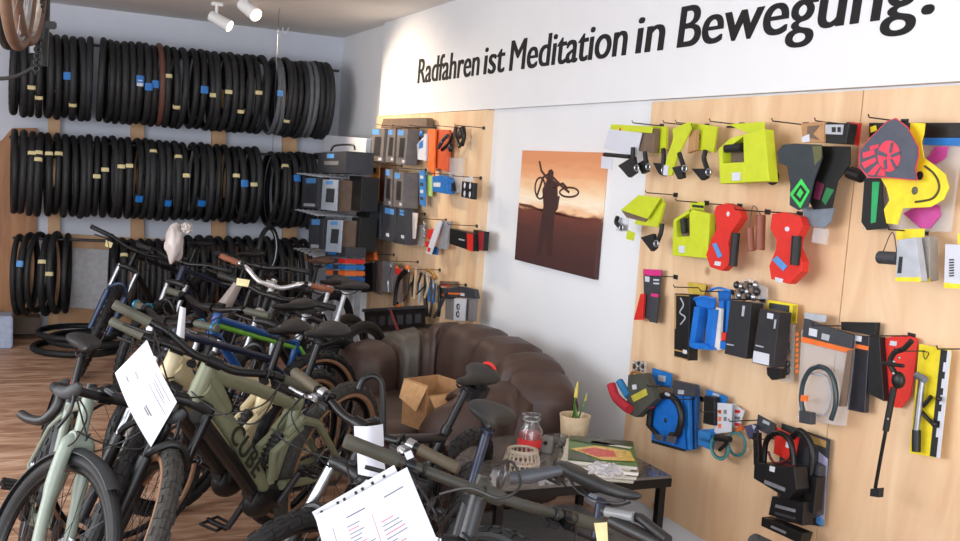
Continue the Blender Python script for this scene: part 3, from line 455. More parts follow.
pk('parts_card', 'stack of blue cards seen edge-on behind the looped strap lock', 'card', 'blue parts cards', [P('card', zE((276, 150), (298, 154), (302, 372), (290, 374), (280, 260)), .05, .02, bluec), P('card', zE((302, 156), (326, 156), (322, 368), (306, 372)), .02, .02, mt('deep_blue_card', (24, 84, 150), .5))])
pk('light_holder_card', 'blue card with a black strap light and blue pouch', 'light', None, [P('card', zE((360, 166), (430, 192), (416, 250), (354, 240)), .04, .004, bluec), P('print', zE((382, 178), (404, 184), (402, 192), (380, 186)), .045, .001, lgry), P('black_holder', zE((352, 188), (386, 194), (386, 290), (348, 282)), .05, .03, blackm), T('blue_pouch', zE((346, 322), (386, 330)), .07, .022, mt('blue_fabric_bright', (40, 120, 190), .8)), P('blue_pouch_flap', zE((332, 304), (388, 300), (372, 372), (330, 354)), .04, .02, mt('blue_fabric_bright'))])
pk('spiral_lock', 'white card with orange print holding a teal coiled spiral lock', 'lock', None, [P('card', zE((396, 212), (446, 216), (444, 310), (386, 318)), .06, .003, white), P('card', zE((448, 214), (488, 240), (470, 300), (446, 290)), .03, .003, white)] + [P('orange_print', zE((400 + 18 * (k % 2), 236 + 24 * (k // 2)), (410 + 18 * (k % 2), 236 + 24 * (k // 2)), (410 + 18 * (k % 2), 250 + 24 * (k // 2)), (400 + 18 * (k % 2), 250 + 24 * (k // 2))), .0635, .001, (orange, gry)[k % 2]) for k in range(5)] + [P('orange_print', zE((456, 236 + 22 * k), (474, 238 + 22 * k), (472, 248 + 22 * k), (456, 246 + 22 * k)), .034, .001, (redc, gry)[k % 2]) for k in range(3)] +
   [R('coil', zE((404, 364)), .10 - .014 * k, .046 - .001 * k, .006, (teal, dgry)[k % 2]) for k in range(4)] + [R('coil', zE((462, 352)), .04, .046, .006, mt('teal_rubber')), T('lock_barrel', zE((392, 330), (440, 336)), .11, .013, blackm), T('latch', zE((404, 372), (430, 350)), .11, .008, blackm)])
pk('small_lamp_pack', 'small dark pack with orange clip beside the spiral lock', 'light', None, [P('body', zE((486, 292), (516, 284), (528, 318), (502, 336)), .08, .02, mt('dark_violet_film', (70, 70, 100), .4)), P('orange_clip', zE((458, 296), (482, 288), (480, 306), (460, 310)), .10, .01, mt('brown_orange', (180, 90, 40), .5)), P('white_print', zE((512, 284), (528, 292), (520, 304)), .101, .001, lgry)])
ul = [P('back_card', zF((112, 224), (242, 268), (222, 502), (96, 486)), .02, .004, dgry), P('title_print', zF((180, 252), (232, 272), (230, 290), (180, 272)), .0245, .001, mt('ochre_print')), P('pale_label', zF((212, 300), (236, 320), (226, 484), (206, 472)), .0255, .001, mt('lilac_label', (170, 168, 200), .5)), P('blue_foot', zF((206, 470), (226, 484), (222, 502), (204, 492)), .0265, .001, lbl)]
pk('lock_pack', 'tall dark backing card with lilac label edge, behind the black frame locks', 'lock', 'black lock packs', ul)
pk('lock_pack', 'red card with white symbol inside the black frame locks', 'card', 'black lock packs', [P('card', zF((96, 234), (158, 264), (144, 332), (90, 304)), .06, .004, redc), P('white_symbol', zF((124, 272), (140, 278), (134, 292), (122, 288)), .065, .001, white)])
pk('frame_lock', 'black frame lock with dark cable loop, upper of the cluster low on the plywood', 'lock', 'black frame locks', [P('body', zF((38, 330), (146, 342), (152, 402), (128, 428), (36, 372)), .09, .06, blackm), T('shackle', zF((64, 330), (72, 270), (104, 250), (136, 274), (144, 336)), .13, .011, blkmet), T('inner_cable', zF((76, 300), (92, 330), (132, 320), (140, 285)), .12, .005, mt('dark_red_cable', (90, 30, 34), .4)), P('brand_plate', zF((66, 376), (122, 398), (120, 408), (64, 386)), .151, .001, gry), P('white_symbol', zF((80, 338), (94, 342), (92, 356), (79, 352)), .151, .001, white), P('side_hook', zF((34, 250), (48, 250), (50, 330), (36, 336)), .10, .02, blackm)])
pk('frame_lock', 'black folding frame lock with two slots, lowest on the plywood', 'lock', 'black frame locks', [P('body', zF((86, 420), (172, 436), (168, 500), (76, 470)), .06, .05, blackm), P('foot_plate', zF((58, 476), (168, 520), (160, 548), (56, 500)), .08, .05, blackm), P('slot', zF((96, 442), (150, 456), (148, 464), (94, 450)), .111, .001, gry), P('brand_plate', zF((84, 498), (124, 516), (122, 522), (82, 504)), .131, .001, gry), P('slot', zF((94, 462), (150, 478), (148, 484), (93, 468)), .111, .001, dgry)])
pk('shackle_lock', 'black arched shackle lock beside the frame locks', 'lock', 'black frame locks', [T('shackle', zF((140, 262), (160, 244), (186, 270), (196, 320), (180, 420)), .07, .012, blackm), P('body', zF((150, 350), (208, 370), (196, 470), (156, 440)), .04, .04, blackm), P('grey_holder', zF((196, 330), (214, 340), (208, 470), (186, 480)), .03, .03, dgry)])
pk('parts_card', 'small black card hanging by the frame lock shackle', 'card', None, [P('card', zF((48, 200), (96, 226), (90, 262), (44, 238)), .07, .004, dgry), P('white_print', zF((62, 214), (80, 222), (78, 230), (60, 222)), .0745, .001, lgry)])
pk('strap_end', 'two short black straps hanging low on the first plywood sheet', 'strap', None, [T('strap', [(655, 504), (655, 526)], .01, .006, blackm), T('strap', [(660, 505), (660, 526)], .01, .006, blackm)])
for px, py, w in ((662, 126, 'carrying the white-topped grip pack'), (694, 126, 'carrying the winged grip pack'), (707, 126, 'carrying the horned grip card'), (742, 125, 'carrying the large lime box'), (676, 195, 'carrying the tilted lime pack'), (707, 203, 'carrying the small lime box'), (740, 206, 'carrying the first red package'), (768, 212, 'carrying the brown grips'), (800, 214, 'carrying the second red package'), (676, 277, 'bare, right of the magenta tool card'), (705, 288, 'above the tall black box'), (732, 292, 'carrying the bottle cages'), (763, 300, 'carrying the first matt black box'), (806, 125, 'carrying the green diamond mudguard'), (850, 125, 'behind the black and white parts box'), (905, 122, 'carrying the smiling mudguard'), (925, 232, 'carrying the brake pad boxes'), (912, 336, 'carrying the kickstand card'), (932, 351, 'carrying the mini pump card'), (975, 349, 'bare, at the photo edge'), (678, 386, 'carrying the strap roll'), (702, 399, 'carrying the looped strap lock'), (733, 411, 'carrying the spiral lock'), (762, 420, 'carrying the small lamp pack'), (848, 326, 'carrying the cable lock pack'), (786, 438, 'carrying the frame locks')):
    hook(px, py, w)
# ---------------------------------------------------------------- goods on the far plywood panel
WX[0] = D - .05
dk = mt('box_window_dark', (46, 44, 46), .4); bxg = mt('grey_brown_box', (112, 106, 104), .5)
gS = 'grey parts boxes on the far plywood'
def gb(lab, z, q, th, off, fc=bxg):
    (a, b), (c, d_), (e, f), (g, h) = q
    def I(u, v): # point inside the quad
        return (a * (1 - u) * (1 - v) + c * u * (1 - v) + e * u * v + g * (1 - u) * v, b * (1 - u) * (1 - v) + d_ * u * (1 - v) + f * u * v + h * (1 - u) * v)
    q2 = [I(.3, .25), I(.78, .25), I(.75, .8), I(.25, .8)]; q3 = [I(.05, .03), I(.6, .03), I(.6, .18), I(.05, .18)]; q4 = [I(.65, .86), I(.9, .86), I(.9, .94), I(.65, .94)]
    pk('parts_box', lab, 'box', gS, [P('box', z(*q), off, th, fc), P('window', z(*q2), off + th + .0005, .001, dk), P('blue_label', z(*q3), off + th + .0005, .001, lbl), P('white_label', z(*q4), off + th + .0005, .001, white)])
gb('grey parts box at the outer end of the top hooks on the far plywood', zG, [(98, 128), (156, 128), (146, 282), (88, 280)], .05, .12)
gb('grey parts box, second in the top row on the far plywood', zG, [(172, 130), (206, 130), (196, 282), (158, 280)], .05, .10)
gb('brown-sided grey parts box, third in the top row on the far plywood', zG, [(214, 130), (262, 132), (248, 294), (206, 288)], .09, .06)
gb('slim grey parts box below the top row on the far plywood', zG, [(160, 310), (192, 312), (186, 482), (150, 474)], .05, .11)
gb('wide grey parts box with blue side, middle of the far plywood', zG, [(200, 326), (242, 326), (236, 488), (194, 480)], .12, .04)
pk('flat_carton', 'long flat brown carton lying along the top of the far plywood', 'carton', None, [P('carton', zG((150, 84), (345, 80), (345, 122), (138, 126)), .02, .05, dcarton)])
pk('brake_pack', 'white and blue brake part pack in the top row of the far plywood', 'brake part', None, [P('pack', zG((300, 200), (345, 150), (340, 275), (304, 268)), .07, .015, white), E('blue_part', zG((322, 152)), .09, (.012, .03, .025), bluec), P('blue_print', zG((312, 190), (330, 180), (328, 214), (310, 220)), .0855, .001, bluec)])
gO = 'orange cards on the far plywood'
pk('parts_card', 'bright orange card in the top row of the far plywood', 'card', gO, [P('card', zG((350, 130), (386, 132), (378, 345), (346, 300)), .06, .01, orange)])
pk('parts_card', 'red-orange wide card, inner one in the top row of the far plywood', 'card', gO, [P('card', zG((388, 132), (446, 136), (440, 322), (386, 306)), .03, .02, mt('red_orange_card', (206, 84, 40), .5))])
pk('parts_card', 'orange card with black triangle at the outer end of the second row', 'card', gO, [P('card', zG((97, 304), (131, 304), (125, 452), (90, 450)), .13, .01, mt('amber_card', (232, 150, 70), .5)), P('black_triangle', zG((98, 370), (122, 370), (110, 398)), .1405, .001, ink), P('black_print', zG((106, 306), (118, 306), (117, 328), (105, 328)), .1405, .001, ink)])
pk('parts_carton', 'dark red-brown carton beside the orange triangle card', 'carton', None, [P('carton', zG((131, 304), (160, 306), (152, 460), (127, 452)), .08, .05, mt('maroon_carton', (84, 44, 36), .6))])
gL = 'brake levers on the far plywood'
pk('brake_lever_pack', 'dark brake lever hanging between orange cards and hooks', 'brake lever', gL, [T('lever', zG((400, 215), (420, 180), (440, 160)), .10, .013, dgry), T('lever', zG((415, 225), (450, 190), (466, 150)), .08, .012, blackm), E('clamp', zG((455, 215)), .07, (.02, .025, .03), blackm), E('silver_bolt', zG((412, 190)), .115, (.006, .01, .008), steel)])
pk('brake_lever_pack', 'brown and black brake lever pack at the inner end of the top hooks', 'brake lever', gL, [T('lever', zG((480, 120), (475, 160), (495, 210)), .08, .014, mt('dark_brown_plastic', (62, 44, 36), .45)), T('lever', zG((510, 120), (515, 160), (505, 205)), .06, .014, blackm), E('clamp', zG((495, 150)), .07, (.02, .03, .04), mt('dark_brown_plastic'))])
pk('cleat_card', 'blue strip cards hanging beside the wide grey box', 'card', None, [P('card', zG((312, 316), (336, 320), (336, 482), (314, 470)), .06, .012, mt('mid_blue_card', (60, 130, 200), .5))] + [P('white_print', zG((316, 340 + 32 * k), (330, 342 + 32 * k), (330, 356 + 32 * k), (316, 354 + 32 * k)), .0725, .001, (white, dgry)[k % 2]) for k in range(4)])
pk('lime_tool_card', 'narrow lime green card on the second row of the far plywood', 'card', None, [P('card', zG((343, 336), (372, 342), (368, 436), (345, 428)), .04, .006, mt('pale_lime', (172, 206, 120), .5))])
pk('lamp_box', 'bright blue box with dark window on the second row of the far plywood', 'box', None, [P('box', zG((371, 345), (412, 338), (438, 350), (438, 424), (372, 412)), .05, .05, bluec), P('white_print', zG((376, 372), (408, 372), (406, 392), (376, 390)), .1005, .001, white), P('black_part', zG((416, 364), (456, 366), (460, 410), (418, 408)), .04, .03, blackm)])
pk('clear_parts_bag', 'clear hanging bag with small print beside the bright blue box', 'bag', None, [P('bag', zG((440, 260), (510, 262), (505, 420), (444, 418)), .03, .01, clear)])
pk('quad_lamp', 'black part with four white openings on a hook of the far plywood', 'bicycle light', None, [P('body', zG((505, 366), (556, 374), (552, 448), (500, 436)), .08, .03, blackm)] + [E('white_opening', zG(p), .112, (.004, .014, .02), white) for p in ((517, 385), (541, 388), (516, 422), (540, 426))] + [P('header', zG((516, 345), (552, 346), (550, 368), (518, 364)), .08, .004, white)])
gK = 'black parts boxes in the third row of the far plywood'
for i, (q, nm) in enumerate(((((357, 203), (367, 204), (367, 236), (355, 233)), 'at the outer end'), (((370, 204), (380, 205), (380, 239), (368, 236)), 'second from the outer end'), (((383, 206), (396, 208), (396, 243), (381, 240)), 'third from the outer end'), (((398, 208), (406, 209), (406, 245), (395, 243)), 'closest to the white card'))):
    (a, b), (c, d_), _, _ = q
    pk('black_parts_box', 'black parts box with blue label in the third row, ' + nm, 'box', gK, [P('box', q, .09, .07, dgry if i else blackm), P('blue_label', [(a + 2, b + 1.5), (c - 2, d_ + 1.5), (c - 2.4, d_ + 7), (a + 1.6, b + 7)], .1605, .001, lbl), P('white_label', [(a + 3, b + 27), (a + 6, b + 27.5), (a + 6, b + 31), (a + 3, b + 30)], .1605, .001, white)])
pk('inner_tube_card', 'white card with red print on the third row of the far plywood', 'card', None, [P('card', zH((242, 8), (302, 14), (290, 130), (228, 120)), .10, .01, mt('warm_white_card', (226, 214, 206), .6)), P('red_print', zH((262, 60), (274, 60), (270, 98), (258, 96)), .1105, .001, redc)])
pk('clear_parts_bag', 'clear bag with silver parts below the white card', 'bag', None, [P('bag', zH((270, 60), (335, 70), (325, 165), (270, 150)), .05, .015, clear)] + [E('silver_part', zH((335 + 4 * (k % 2), 62 + 14 * k)), .07, (.012, .014, .016), (steel, gry)[k % 2]) for k in range(5)])
pk('reflector_pack', 'red and blue reflector pack on the third row of the far plywood', 'reflector', None, [P('red_part', zH((350, 88), (382, 84), (376, 135), (346, 130)), .06, .02, redc), P('red_part', zH((340, 140), (368, 142), (362, 172), (338, 166)), .07, .02, redc), P('blue_part', zH((370, 164), (396, 166), (390, 202), (366, 200)), .05, .012, bluec)])
pk('valve_card', 'slanting long white card on the third row of the far plywood', 'card', None, [P('card', zH((392, 50), (416, 54), (366, 202), (342, 194)), .10, .004, white), P('red_print', zH((352, 168), (364, 172), (358, 190), (348, 186)), .1045, .001, redc)])
pk('clear_parts_bag', 'greyish bag beside the slanting white card', 'bag', None, [P('bag', zH((414, 46), (452, 52), (432, 178), (394, 172)), .06, .02, mt('grey_bag_film', (150, 150, 156), .3))])
gC = 'small black frame bags'
pk('frame_bag', 'black frame bag with red end, outer one on the third row', 'bag', gC, [P('bag', zH((450, 82), (552, 106), (550, 186), (448, 152)), .06, .05, blackm), P('red_end', zH((526, 104), (554, 110), (552, 188), (528, 180)), .1105, .003, redc), P('white_print', zH((490, 128), (516, 134), (515, 140), (489, 134)), .1105, .001, lgry)])
pk('frame_bag', 'black frame bag with red end, inner one on the third row', 'bag', gC, [P('bag', zH((556, 88), (602, 98), (596, 184), (558, 176)), .03, .04, blackm), P('red_end', zH((578, 96), (602, 100), (598, 182), (580, 180)), .0705, .003, mt('dark_red_card', (150, 34, 40), .5))])
# fourth row: tools and straps
def simp(name, lab, cat, z, q, off, th, mat, extra=[]): return pk(name, lab, cat, 'things on the lowest hooks of the far plywood', [P('pack', z(*q), off, th, mat)] + extra)
simp('tool_pack', 'orange and clear pack at the outer end of the lowest hooks', 'tool', zH, [(66, 190), (104, 184), (110, 225), (70, 236)], .14, .03, orange)
simp('glove_pack', 'black hanging pack below the orange one', 'pack', zH, [(60, 240), (100, 236), (104, 366), (50, 372)], .12, .03, blackm)
simp('tool_pack', 'brown-grey card with tools, second on the lowest hooks', 'tool', zH, [(112, 232), (148, 228), (140, 384), (106, 372)], .10, .02, mt('brown_grey_card', (106, 92, 84), .6))
simp('tool_pack', 'plain grey card, third on the lowest hooks', 'tool', zH, [(152, 230), (196, 236), (188, 374), (146, 366)], .10, .012, gry)
simp('tool_pack', 'grey and red tool pack on the lowest hooks', 'tool', zH, [(200, 262), (232, 262), (222, 420), (196, 404)], .08, .02, mt('mid_grey_pack', (120, 106, 100), .5), [P('red_tip', zH((204, 264), (230, 264), (228, 290), (204, 290)), .101, .002, redc), P('orange_foot', zH((196, 424), (228, 428), (226, 440), (196, 436)), .09, .012, orange)])
pk('glove_pack', 'black curved glove hanging amid the tools on the lowest hooks', 'glove', 'things on the lowest hooks of the far plywood', [T('glove', zH((262, 268), (228, 300), (212, 360), (206, 430)), .10, .022, blackm), E('orange_mark', zH((262, 262)), .12, (.02, .03, .02), orange)])
pk('tool_pack', 'pale tool handles hanging on the lowest hooks', 'tool', 'things on the lowest hooks of the far plywood', [T('handle', zH((300, 262), (290, 400)), .09, .012, mt('beige_plastic', (200, 180, 150), .5)), T('handle', zH((318, 330), (312, 420)), .08, .010, lgry), T('handle', zH((276, 330), (240, 410)), .10, .008, dgry)])
pk('tool_pack', 'blue and black tool pack near the middle of the lowest hooks', 'tool', 'things on the lowest hooks of the far plywood', [P('blue_card', zH((352, 326), (382, 330), (376, 420), (352, 412)), .05, .01, bluec), T('tool', zH((344, 290), (340, 400), (344, 480)), .07, .016, blackm), T('tool', zH((365, 300), (368, 420), (360, 480)), .06, .010, dgry)])
pk('tool_pack', 'brassy key and cable pieces hanging by the blue tool pack', 'tool', 'things on the lowest hooks of the far plywood', [T('tool', zH((345, 268), (372, 285), (385, 310)), .10, .012, mt('brass', (180, 140, 70), .35, .6)), T('tool', zH((390, 300), (400, 340), (396, 380)), .08, .010, mt('beige_plastic')), T('tool', zH((300, 380), (330, 350), (352, 330)), .09, .005, blackm)])
pk('tool_pack', 'long black and grey plier pack leaning across the lowest hooks', 'tool', 'things on the lowest hooks of the far plywood', [T('arm', zH((436, 366), (410, 430), (380, 484)), .10, .010, dgry), T('arm', zH((400, 340), (404, 420), (398, 480)), .09, .012, blackm)])
pk('glove_pack', 'black and orange header card with a bag of gloves at the outer side', 'glove', 'glove bags', [P('header', zH((402, 350), (468, 352), (464, 402), (400, 400)), .05, .02, dgry), P('bag', zH((430, 402), (468, 404), (464, 496), (428, 490)), .05, .02, mt('smoky_film', (132, 128, 128), .3)), P('orange_strip', zH((404, 378), (466, 380), (465, 388), (404, 386)), .0705, .001, orange)])
pk('glove_pack', 'white card with two black loops between bags on the lowest hooks', 'card', 'glove bags', [P('card', zH((470, 398), (522, 400), (516, 500), (466, 498)), .10, .006, white), R('black_loop', zH((488, 436)), .108, .017, .004, ink), R('black_loop', zH((486, 470)), .108, .017, .004, ink)])
pk('glove_pack', 'clear bag with arched black and orange header at the inner side', 'glove', 'glove bags', [P('header', zH((440, 352), (500, 344), (560, 358), (568, 400), (524, 396), (432, 392)), .06, .03, dgry), P('bag', zH((524, 398), (566, 400), (556, 502), (518, 500)), .06, .02, mt('smoky_film')), P('orange_strip', zH((440, 372), (512, 374), (510, 382), (440, 380)), .0905, .001, orange), P('white_symbol', zH((498, 374), (516, 376), (515, 388), (498, 386)), .092, .001, white)])
pk('parts_card', 'long brown card behind the arched glove header', 'card', 'glove bags', [P('card', zH((404, 320), (476, 322), (478, 346), (404, 342)), .02, .02, dcarton), P('red_edge', zH((404, 336), (452, 338), (452, 344), (404, 342)), .0405, .001, redc)])
for k, (px, py, w) in enumerate(((402, 127, 'top row, grey boxes'), (418, 128, 'top row, brown-sided box'), (436, 128, 'top row, orange cards'), (462, 128, 'top row, brake levers'), (484, 128, 'top row, bare inner one'), (402, 166, 'second row, slim grey box'), (426, 170, 'second row, wide grey box'), (454, 175, 'second row, bright blue box'), (481, 178, 'second row, part with four openings'), (398, 205, 'third row, black boxes'), (425, 214, 'third row, white card'), (446, 220, 'third row, slanting card'), (477, 226, 'third row, frame bags'), (394, 255, 'lowest row, grey cards'), (418, 262, 'lowest row, gloves'), (440, 270, 'lowest row, pale handles'), (466, 285, 'lowest row, glove bags'))):
    hook(px, py, 'on the far plywood, ' + w, .2)
# ---------------------------------------------------------------- display stand of boxed parts in the corner
WX[0] = 2.42
t = thing('display_stand', 'pale metal display stand with wire shelves in front of the room corner', 'display stand', (2.3, 8.0, 0))
def rel(p): return p - V((2.3, 8.0, 0))
pf = AX(363, 200, 2.5); pb = AX(322, 200, 2.5)
for nm, y in (('post', pf.y), ('post', 8.5)): mk(nm, B().box(rel(V((2.5, y, .84))), (.04, .04, 1.68)), lgry, t, False)
for z in (AX(340, 176, 2.42).z, AX(340, 213, 2.42).z, AX(340, 253, 2.42).z, AX(340, 288, 2.42).z):
    b = B(); ya, yb = pf.y, 8.52
    for k in range(9): b.cyl(rel(V((2.12 + k * .045, ya, z))), rel(V((2.12 + k * .045, yb, z))), .004, 6)
    for k in range(6): b.cyl(rel(V((2.1, ya + (yb - ya) * k / 5, z - .006))), rel(V((2.5, ya + (yb - ya) * k / 5, z - .006))), .004, 6)
    mk('wire_shelf', b, lgry, t)
mk('foot', B().box(rel(V((2.35, (pf.y + 8.5) / 2, .02))), (.4, .9, .04)), lgry, t, False)
zR = Z(180, 120, 3.605); gD = 'boxed parts on the display stand'
def sb(lab, q, off, th, mat, ex=[]): pk('boxed_part', lab, 'box', gD, [P('box', zR(*q), off, th, mat)] + ex)
blk = mt('charcoal_box', (54, 56, 62), .5)
sb('white box standing on top of the display stand', [(518, 54), (672, 66), (668, 120), (516, 112)], -.06, .06, white)
sb('charcoal box with handle and blue label on the top shelf of the stand', [(500, 118), (600, 112), (596, 192), (494, 190)], .02, .22, blk, [P('blue_label', zR((530, 122), (556, 122), (554, 138), (529, 138)), .2405, .001, lbl), P('grey_print', zR((520, 148), (572, 148), (570, 162), (519, 162)), .2405, .001, gry), T('handle', zR((545, 110), (560, 92), (620, 90), (630, 106)), .20, .008, blackm)])
sb('grey-black box with blue top label, front of the middle shelf', [(444, 208), (498, 208), (494, 320), (438, 316)], .18, .08, dgry, [P('label', zR((455, 210), (490, 210), (488, 228), (454, 228)), .2605, .001, lbl), P('window', zR((460, 238), (488, 238), (484, 296), (456, 294)), .2605, .001, blk), P('white_foot', zR((446, 300), (486, 302), (485, 312), (445, 310)), .2605, .001, lgry)])
sb('silver-fronted box with brown side on the middle shelf', [(516, 214), (568, 216), (562, 328), (509, 322)], .05, .19, dcarton, [P('silver_front', zR((515, 214), (568, 216), (562, 328), (508, 322)), .24, .010, mt('silver_card', (170, 182, 196), .4)), P('window', zR((528, 246), (558, 248), (554, 298), (524, 296)), .2505, .001, blk), P('blue_label', zR((526, 220), (552, 220), (551, 232), (526, 232)), .2505, .001, lbl)])
sb('black box behind the silver-fronted one, middle shelf', [(612, 200), (656, 206), (650, 330), (606, 322)], -.02, .14, blackm)
sb('charcoal box with blue label, front of the lower shelf', [(466, 354), (518, 356), (514, 466), (462, 460)], .16, .08, blk, [P('label', zR((474, 358), (504, 358), (503, 378), (474, 378)), .2405, .001, lbl), P('window', zR((478, 386), (504, 388), (500, 440), (476, 438)), .2405, .001, dgry), P('white_foot', zR((472, 448), (500, 450), (499, 462), (471, 460)), .2405, .001, lgry)])
sb('silver-fronted box with brown side on the lower shelf', [(533, 360), (584, 362), (576, 478), (525, 474)], .04, .19, dcarton, [P('silver_front', zR((532, 360), (584, 362), (576, 478), (524, 474)), .23, .010, mt('silver_card')), P('window', zR((546, 392), (574, 394), (568, 446), (541, 444)), .2405, .001, blk), P('blue_label', zR((542, 366), (568, 366), (567, 378), (542, 378)), .2405, .001, lbl)])
sb('black box behind the lower silver-fronted one', [(620, 350), (650, 352), (642, 476), (614, 474)], -.03, .14, blackm)
for k in range(5):
    c_ = [redc, bluec, orange, mt('deep_blue_card'), redc][k]
    pk('cable_box', f'flat coloured box, {["topmost", "second", "third", "fourth", "lowest"][k]} of the stack at the foot of the display stand', 'box', 'stack of flat boxes', [P('box', [(326, 258 + 6 * k), (345, 259 + 6 * k), (345, 263.5 + 6 * k), (326, 262.5 + 6 * k)], .05, .16, c_), P('dark_band', [(333, 258.5 + 6 * k), (338, 258.7 + 6 * k), (338, 263 + 6 * k), (333, 262.8 + 6 * k)], .211, .001, blk)])
pk('cable_box', 'dark box with bright blue label on the flat coloured boxes', 'box', 'stack of flat boxes', [P('box', [(326, 246), (346, 247), (346, 257), (325, 256)], .05, .16, blk), P('blue_label', [(328, 248), (336, 248), (336, 255), (328, 254)], .211, .001, bluec)])
# ---------------------------------------------------------------- sofa
leather = mt('brown_leather', (72, 53, 46), .5, nz=.18, sc=12, bump=.08); gleather = mt('worn_grey_leather', (88, 82, 74), .45, nz=.12, sc=12)
sofa = thing('sofa', 'rounded brown leather loveseat with puffy channelled back against the white wall', 'sofa', (2.0, 4.7, 0))
so = V((2.0, 4.7, 0))
RP = [(352, 348, .66, .17), (388, 337, .70, .17), (425, 327, .76, .17), (458, 322, .81, .17), (495, 332, .83, .17), (524, 348, .82, .17), (538, 364, .78, .18), (546, 390, .70, .18)]
Q = []
for px, py, z, w in RP:
    p = AZ(px, py, z); Q.append(V((min(p.x, 2.49), p.y, z)))
QS = smooth_path(Q, 12); NS = len(QS)
def sofa_sweep(i0, i1, k=1.0, seams=True):
    b = B(); Rr = []
    for i in range(i0, i1):
        p = QS[i]; t = (QS[min(i + 1, NS - 1)] - QS[max(i - 1, 0)]); t.z = 0; t.normalize(); nrm = V((t.y, -t.x, 0))
        ph = (i % 12) / 12; s = 1 - (.16 * max(0, abs(cos(pi * ph)) - .72) / .28 if seams else 0)
        e = 1.0
        if i < 6: e = sqrt(max(.15, 1 - (1 - (i + .3) / 6) ** 2))
        if i > NS - 7: e = sqrt(max(.15, 1 - (1 - (NS - i - .7) / 6) ** 2))
        hz = (p.z - .14) / 2; cz = .14 + hz; w = .175 * s * k * (.6 + .4 * e); hh = hz * (1 - (1 - s) * .6) * k * (.8 + .2 * e); r = []
        for j in range(24):
            a = 2 * pi * j / 24; c, sn = cos(a), sin(a)
            x = math.copysign(abs(c) ** .62, c) * w * (1 + .18 * sn); z = math.copysign(abs(sn) ** .62, sn) * hh
            r.append(V((p.x, p.y, 0)) + nrm * x + V((0, 0, cz + z)) - so)
        Rr.append(r)
    rings(b.bm, Rr); return b
mk('backrest', sofa_sweep(0, NS), leather, sofa, ang=80)
mk('worn_patch', sofa_sweep(13, 23, 1.012), gleather, sofa, label='grey worn leather section', ang=80)
NA = [V(AZ(*a)) for a in ((538, 400, .64), (515, 384, .70), (482, 385, .70), (454, 398, .65), (438, 412, .56))]
NAS = smooth_path(NA, 6); Rr = []; n_ = len(NAS)
for i, p in enumerate(NAS):
    t = NAS[min(i + 1, n_ - 1)] - NAS[max(i - 1, 0)]; t.z = 0; t.normalize(); nn = V((t.y, -t.x, 0)); u = i / (n_ - 1); s = sqrt(max(.12, 1 - max(0, (u - .72) / .28) ** 2)) * (1 - .1 * math.exp(-((u - .42) / .03) ** 2))
    hz = (p.z - .12) / 2; r = []
    for j in range(20):
        a = 2 * pi * j / 20; c, sn = cos(a), sin(a)
        r.append(V((p.x, p.y, .12 + hz)) + nn * math.copysign(abs(c) ** .65, c) * .17 * s + V((0, 0, math.copysign(abs(sn) ** .65, sn) * hz * (.55 + .45 * s))) - so)
    Rr.append(r)
b = B(); rings(b.bm, Rr); mk('armrest', b, leather, sofa, ang=80)
b = B(); Rr = []
for i in range(13):
    v = -1 + 2 * i / 12; s = (1 - abs(v) ** 4) ** .25 if abs(v) < 1 else 0.02
    Rr.append([V((1.97 + .42 * max(s, .02) * math.copysign(abs(cos(a)) ** .7, cos(a)), 4.72 + .46 * max(s, .02) * math.copysign(abs(sin(a)) ** .7, sin(a)), .33 + .13 * v)) - so for a in [2 * pi * j / 32 for j in range(32)]])
rings(b.bm, Rr); mk('seat_cushion', b, leather, sofa, ang=80)
mk('base', B().box(V((2.0, 4.7, .13)) - so, (.86, 1.0, .20), bev=.05), mt('dark_leather_base', (50, 36, 30), .5), sofa)
for x, y in ((1.65, 4.3), (1.65, 5.1), (2.35, 4.3), (2.35, 5.1)): mk('foot', B().cyl(V((x, y, 0)) - so, V((x, y, .05)) - so, .03), blackm, sofa)
# open carton on the seat
cb = AZ(428, 428, .46); c0 = V((cb.x + .03, cb.y + .05, .46))
t = thing('cardboard_box', 'open brown cardboard box standing on the sofa seat', 'box', (c0.x + .0, c0.y + .0, .46), (0, 0, radians(18))); t.scale = (.74, .74, .84)
mk('side_panel', B().box((.0, .12, .13), (.28, .006, .26)), carton, t, False)
mk('side_panel', B().box((0, -.12, .10), (.28, .006, .20)), carton, t, False)
mk('side_panel', B().box((-.14, 0, .13), (.006, .24, .26)), carton, t, False)
mk('side_panel', B().box((.14, 0, .13), (.006, .24, .26)), carton, t, False)
mk('bottom_panel', B().box((0, 0, .004), (.27, .23, .006)), carton, t, False)
mk('flap', B().prism([(-.14, -.12, .26), (-.14, .12, .26), (-.19, .10, .16), (-.21, -.10, .12)], (.004, 0, .002)), mt('light_cardboard', (206, 160, 112), .75), t, False)
mk('flap', B().prism([(-.12, -.12, .20), (.14, -.12, .20), (.12, -.21, .13), (-.13, -.20, .13)], (0, .004, .003)), mt('light_cardboard'), t, False)
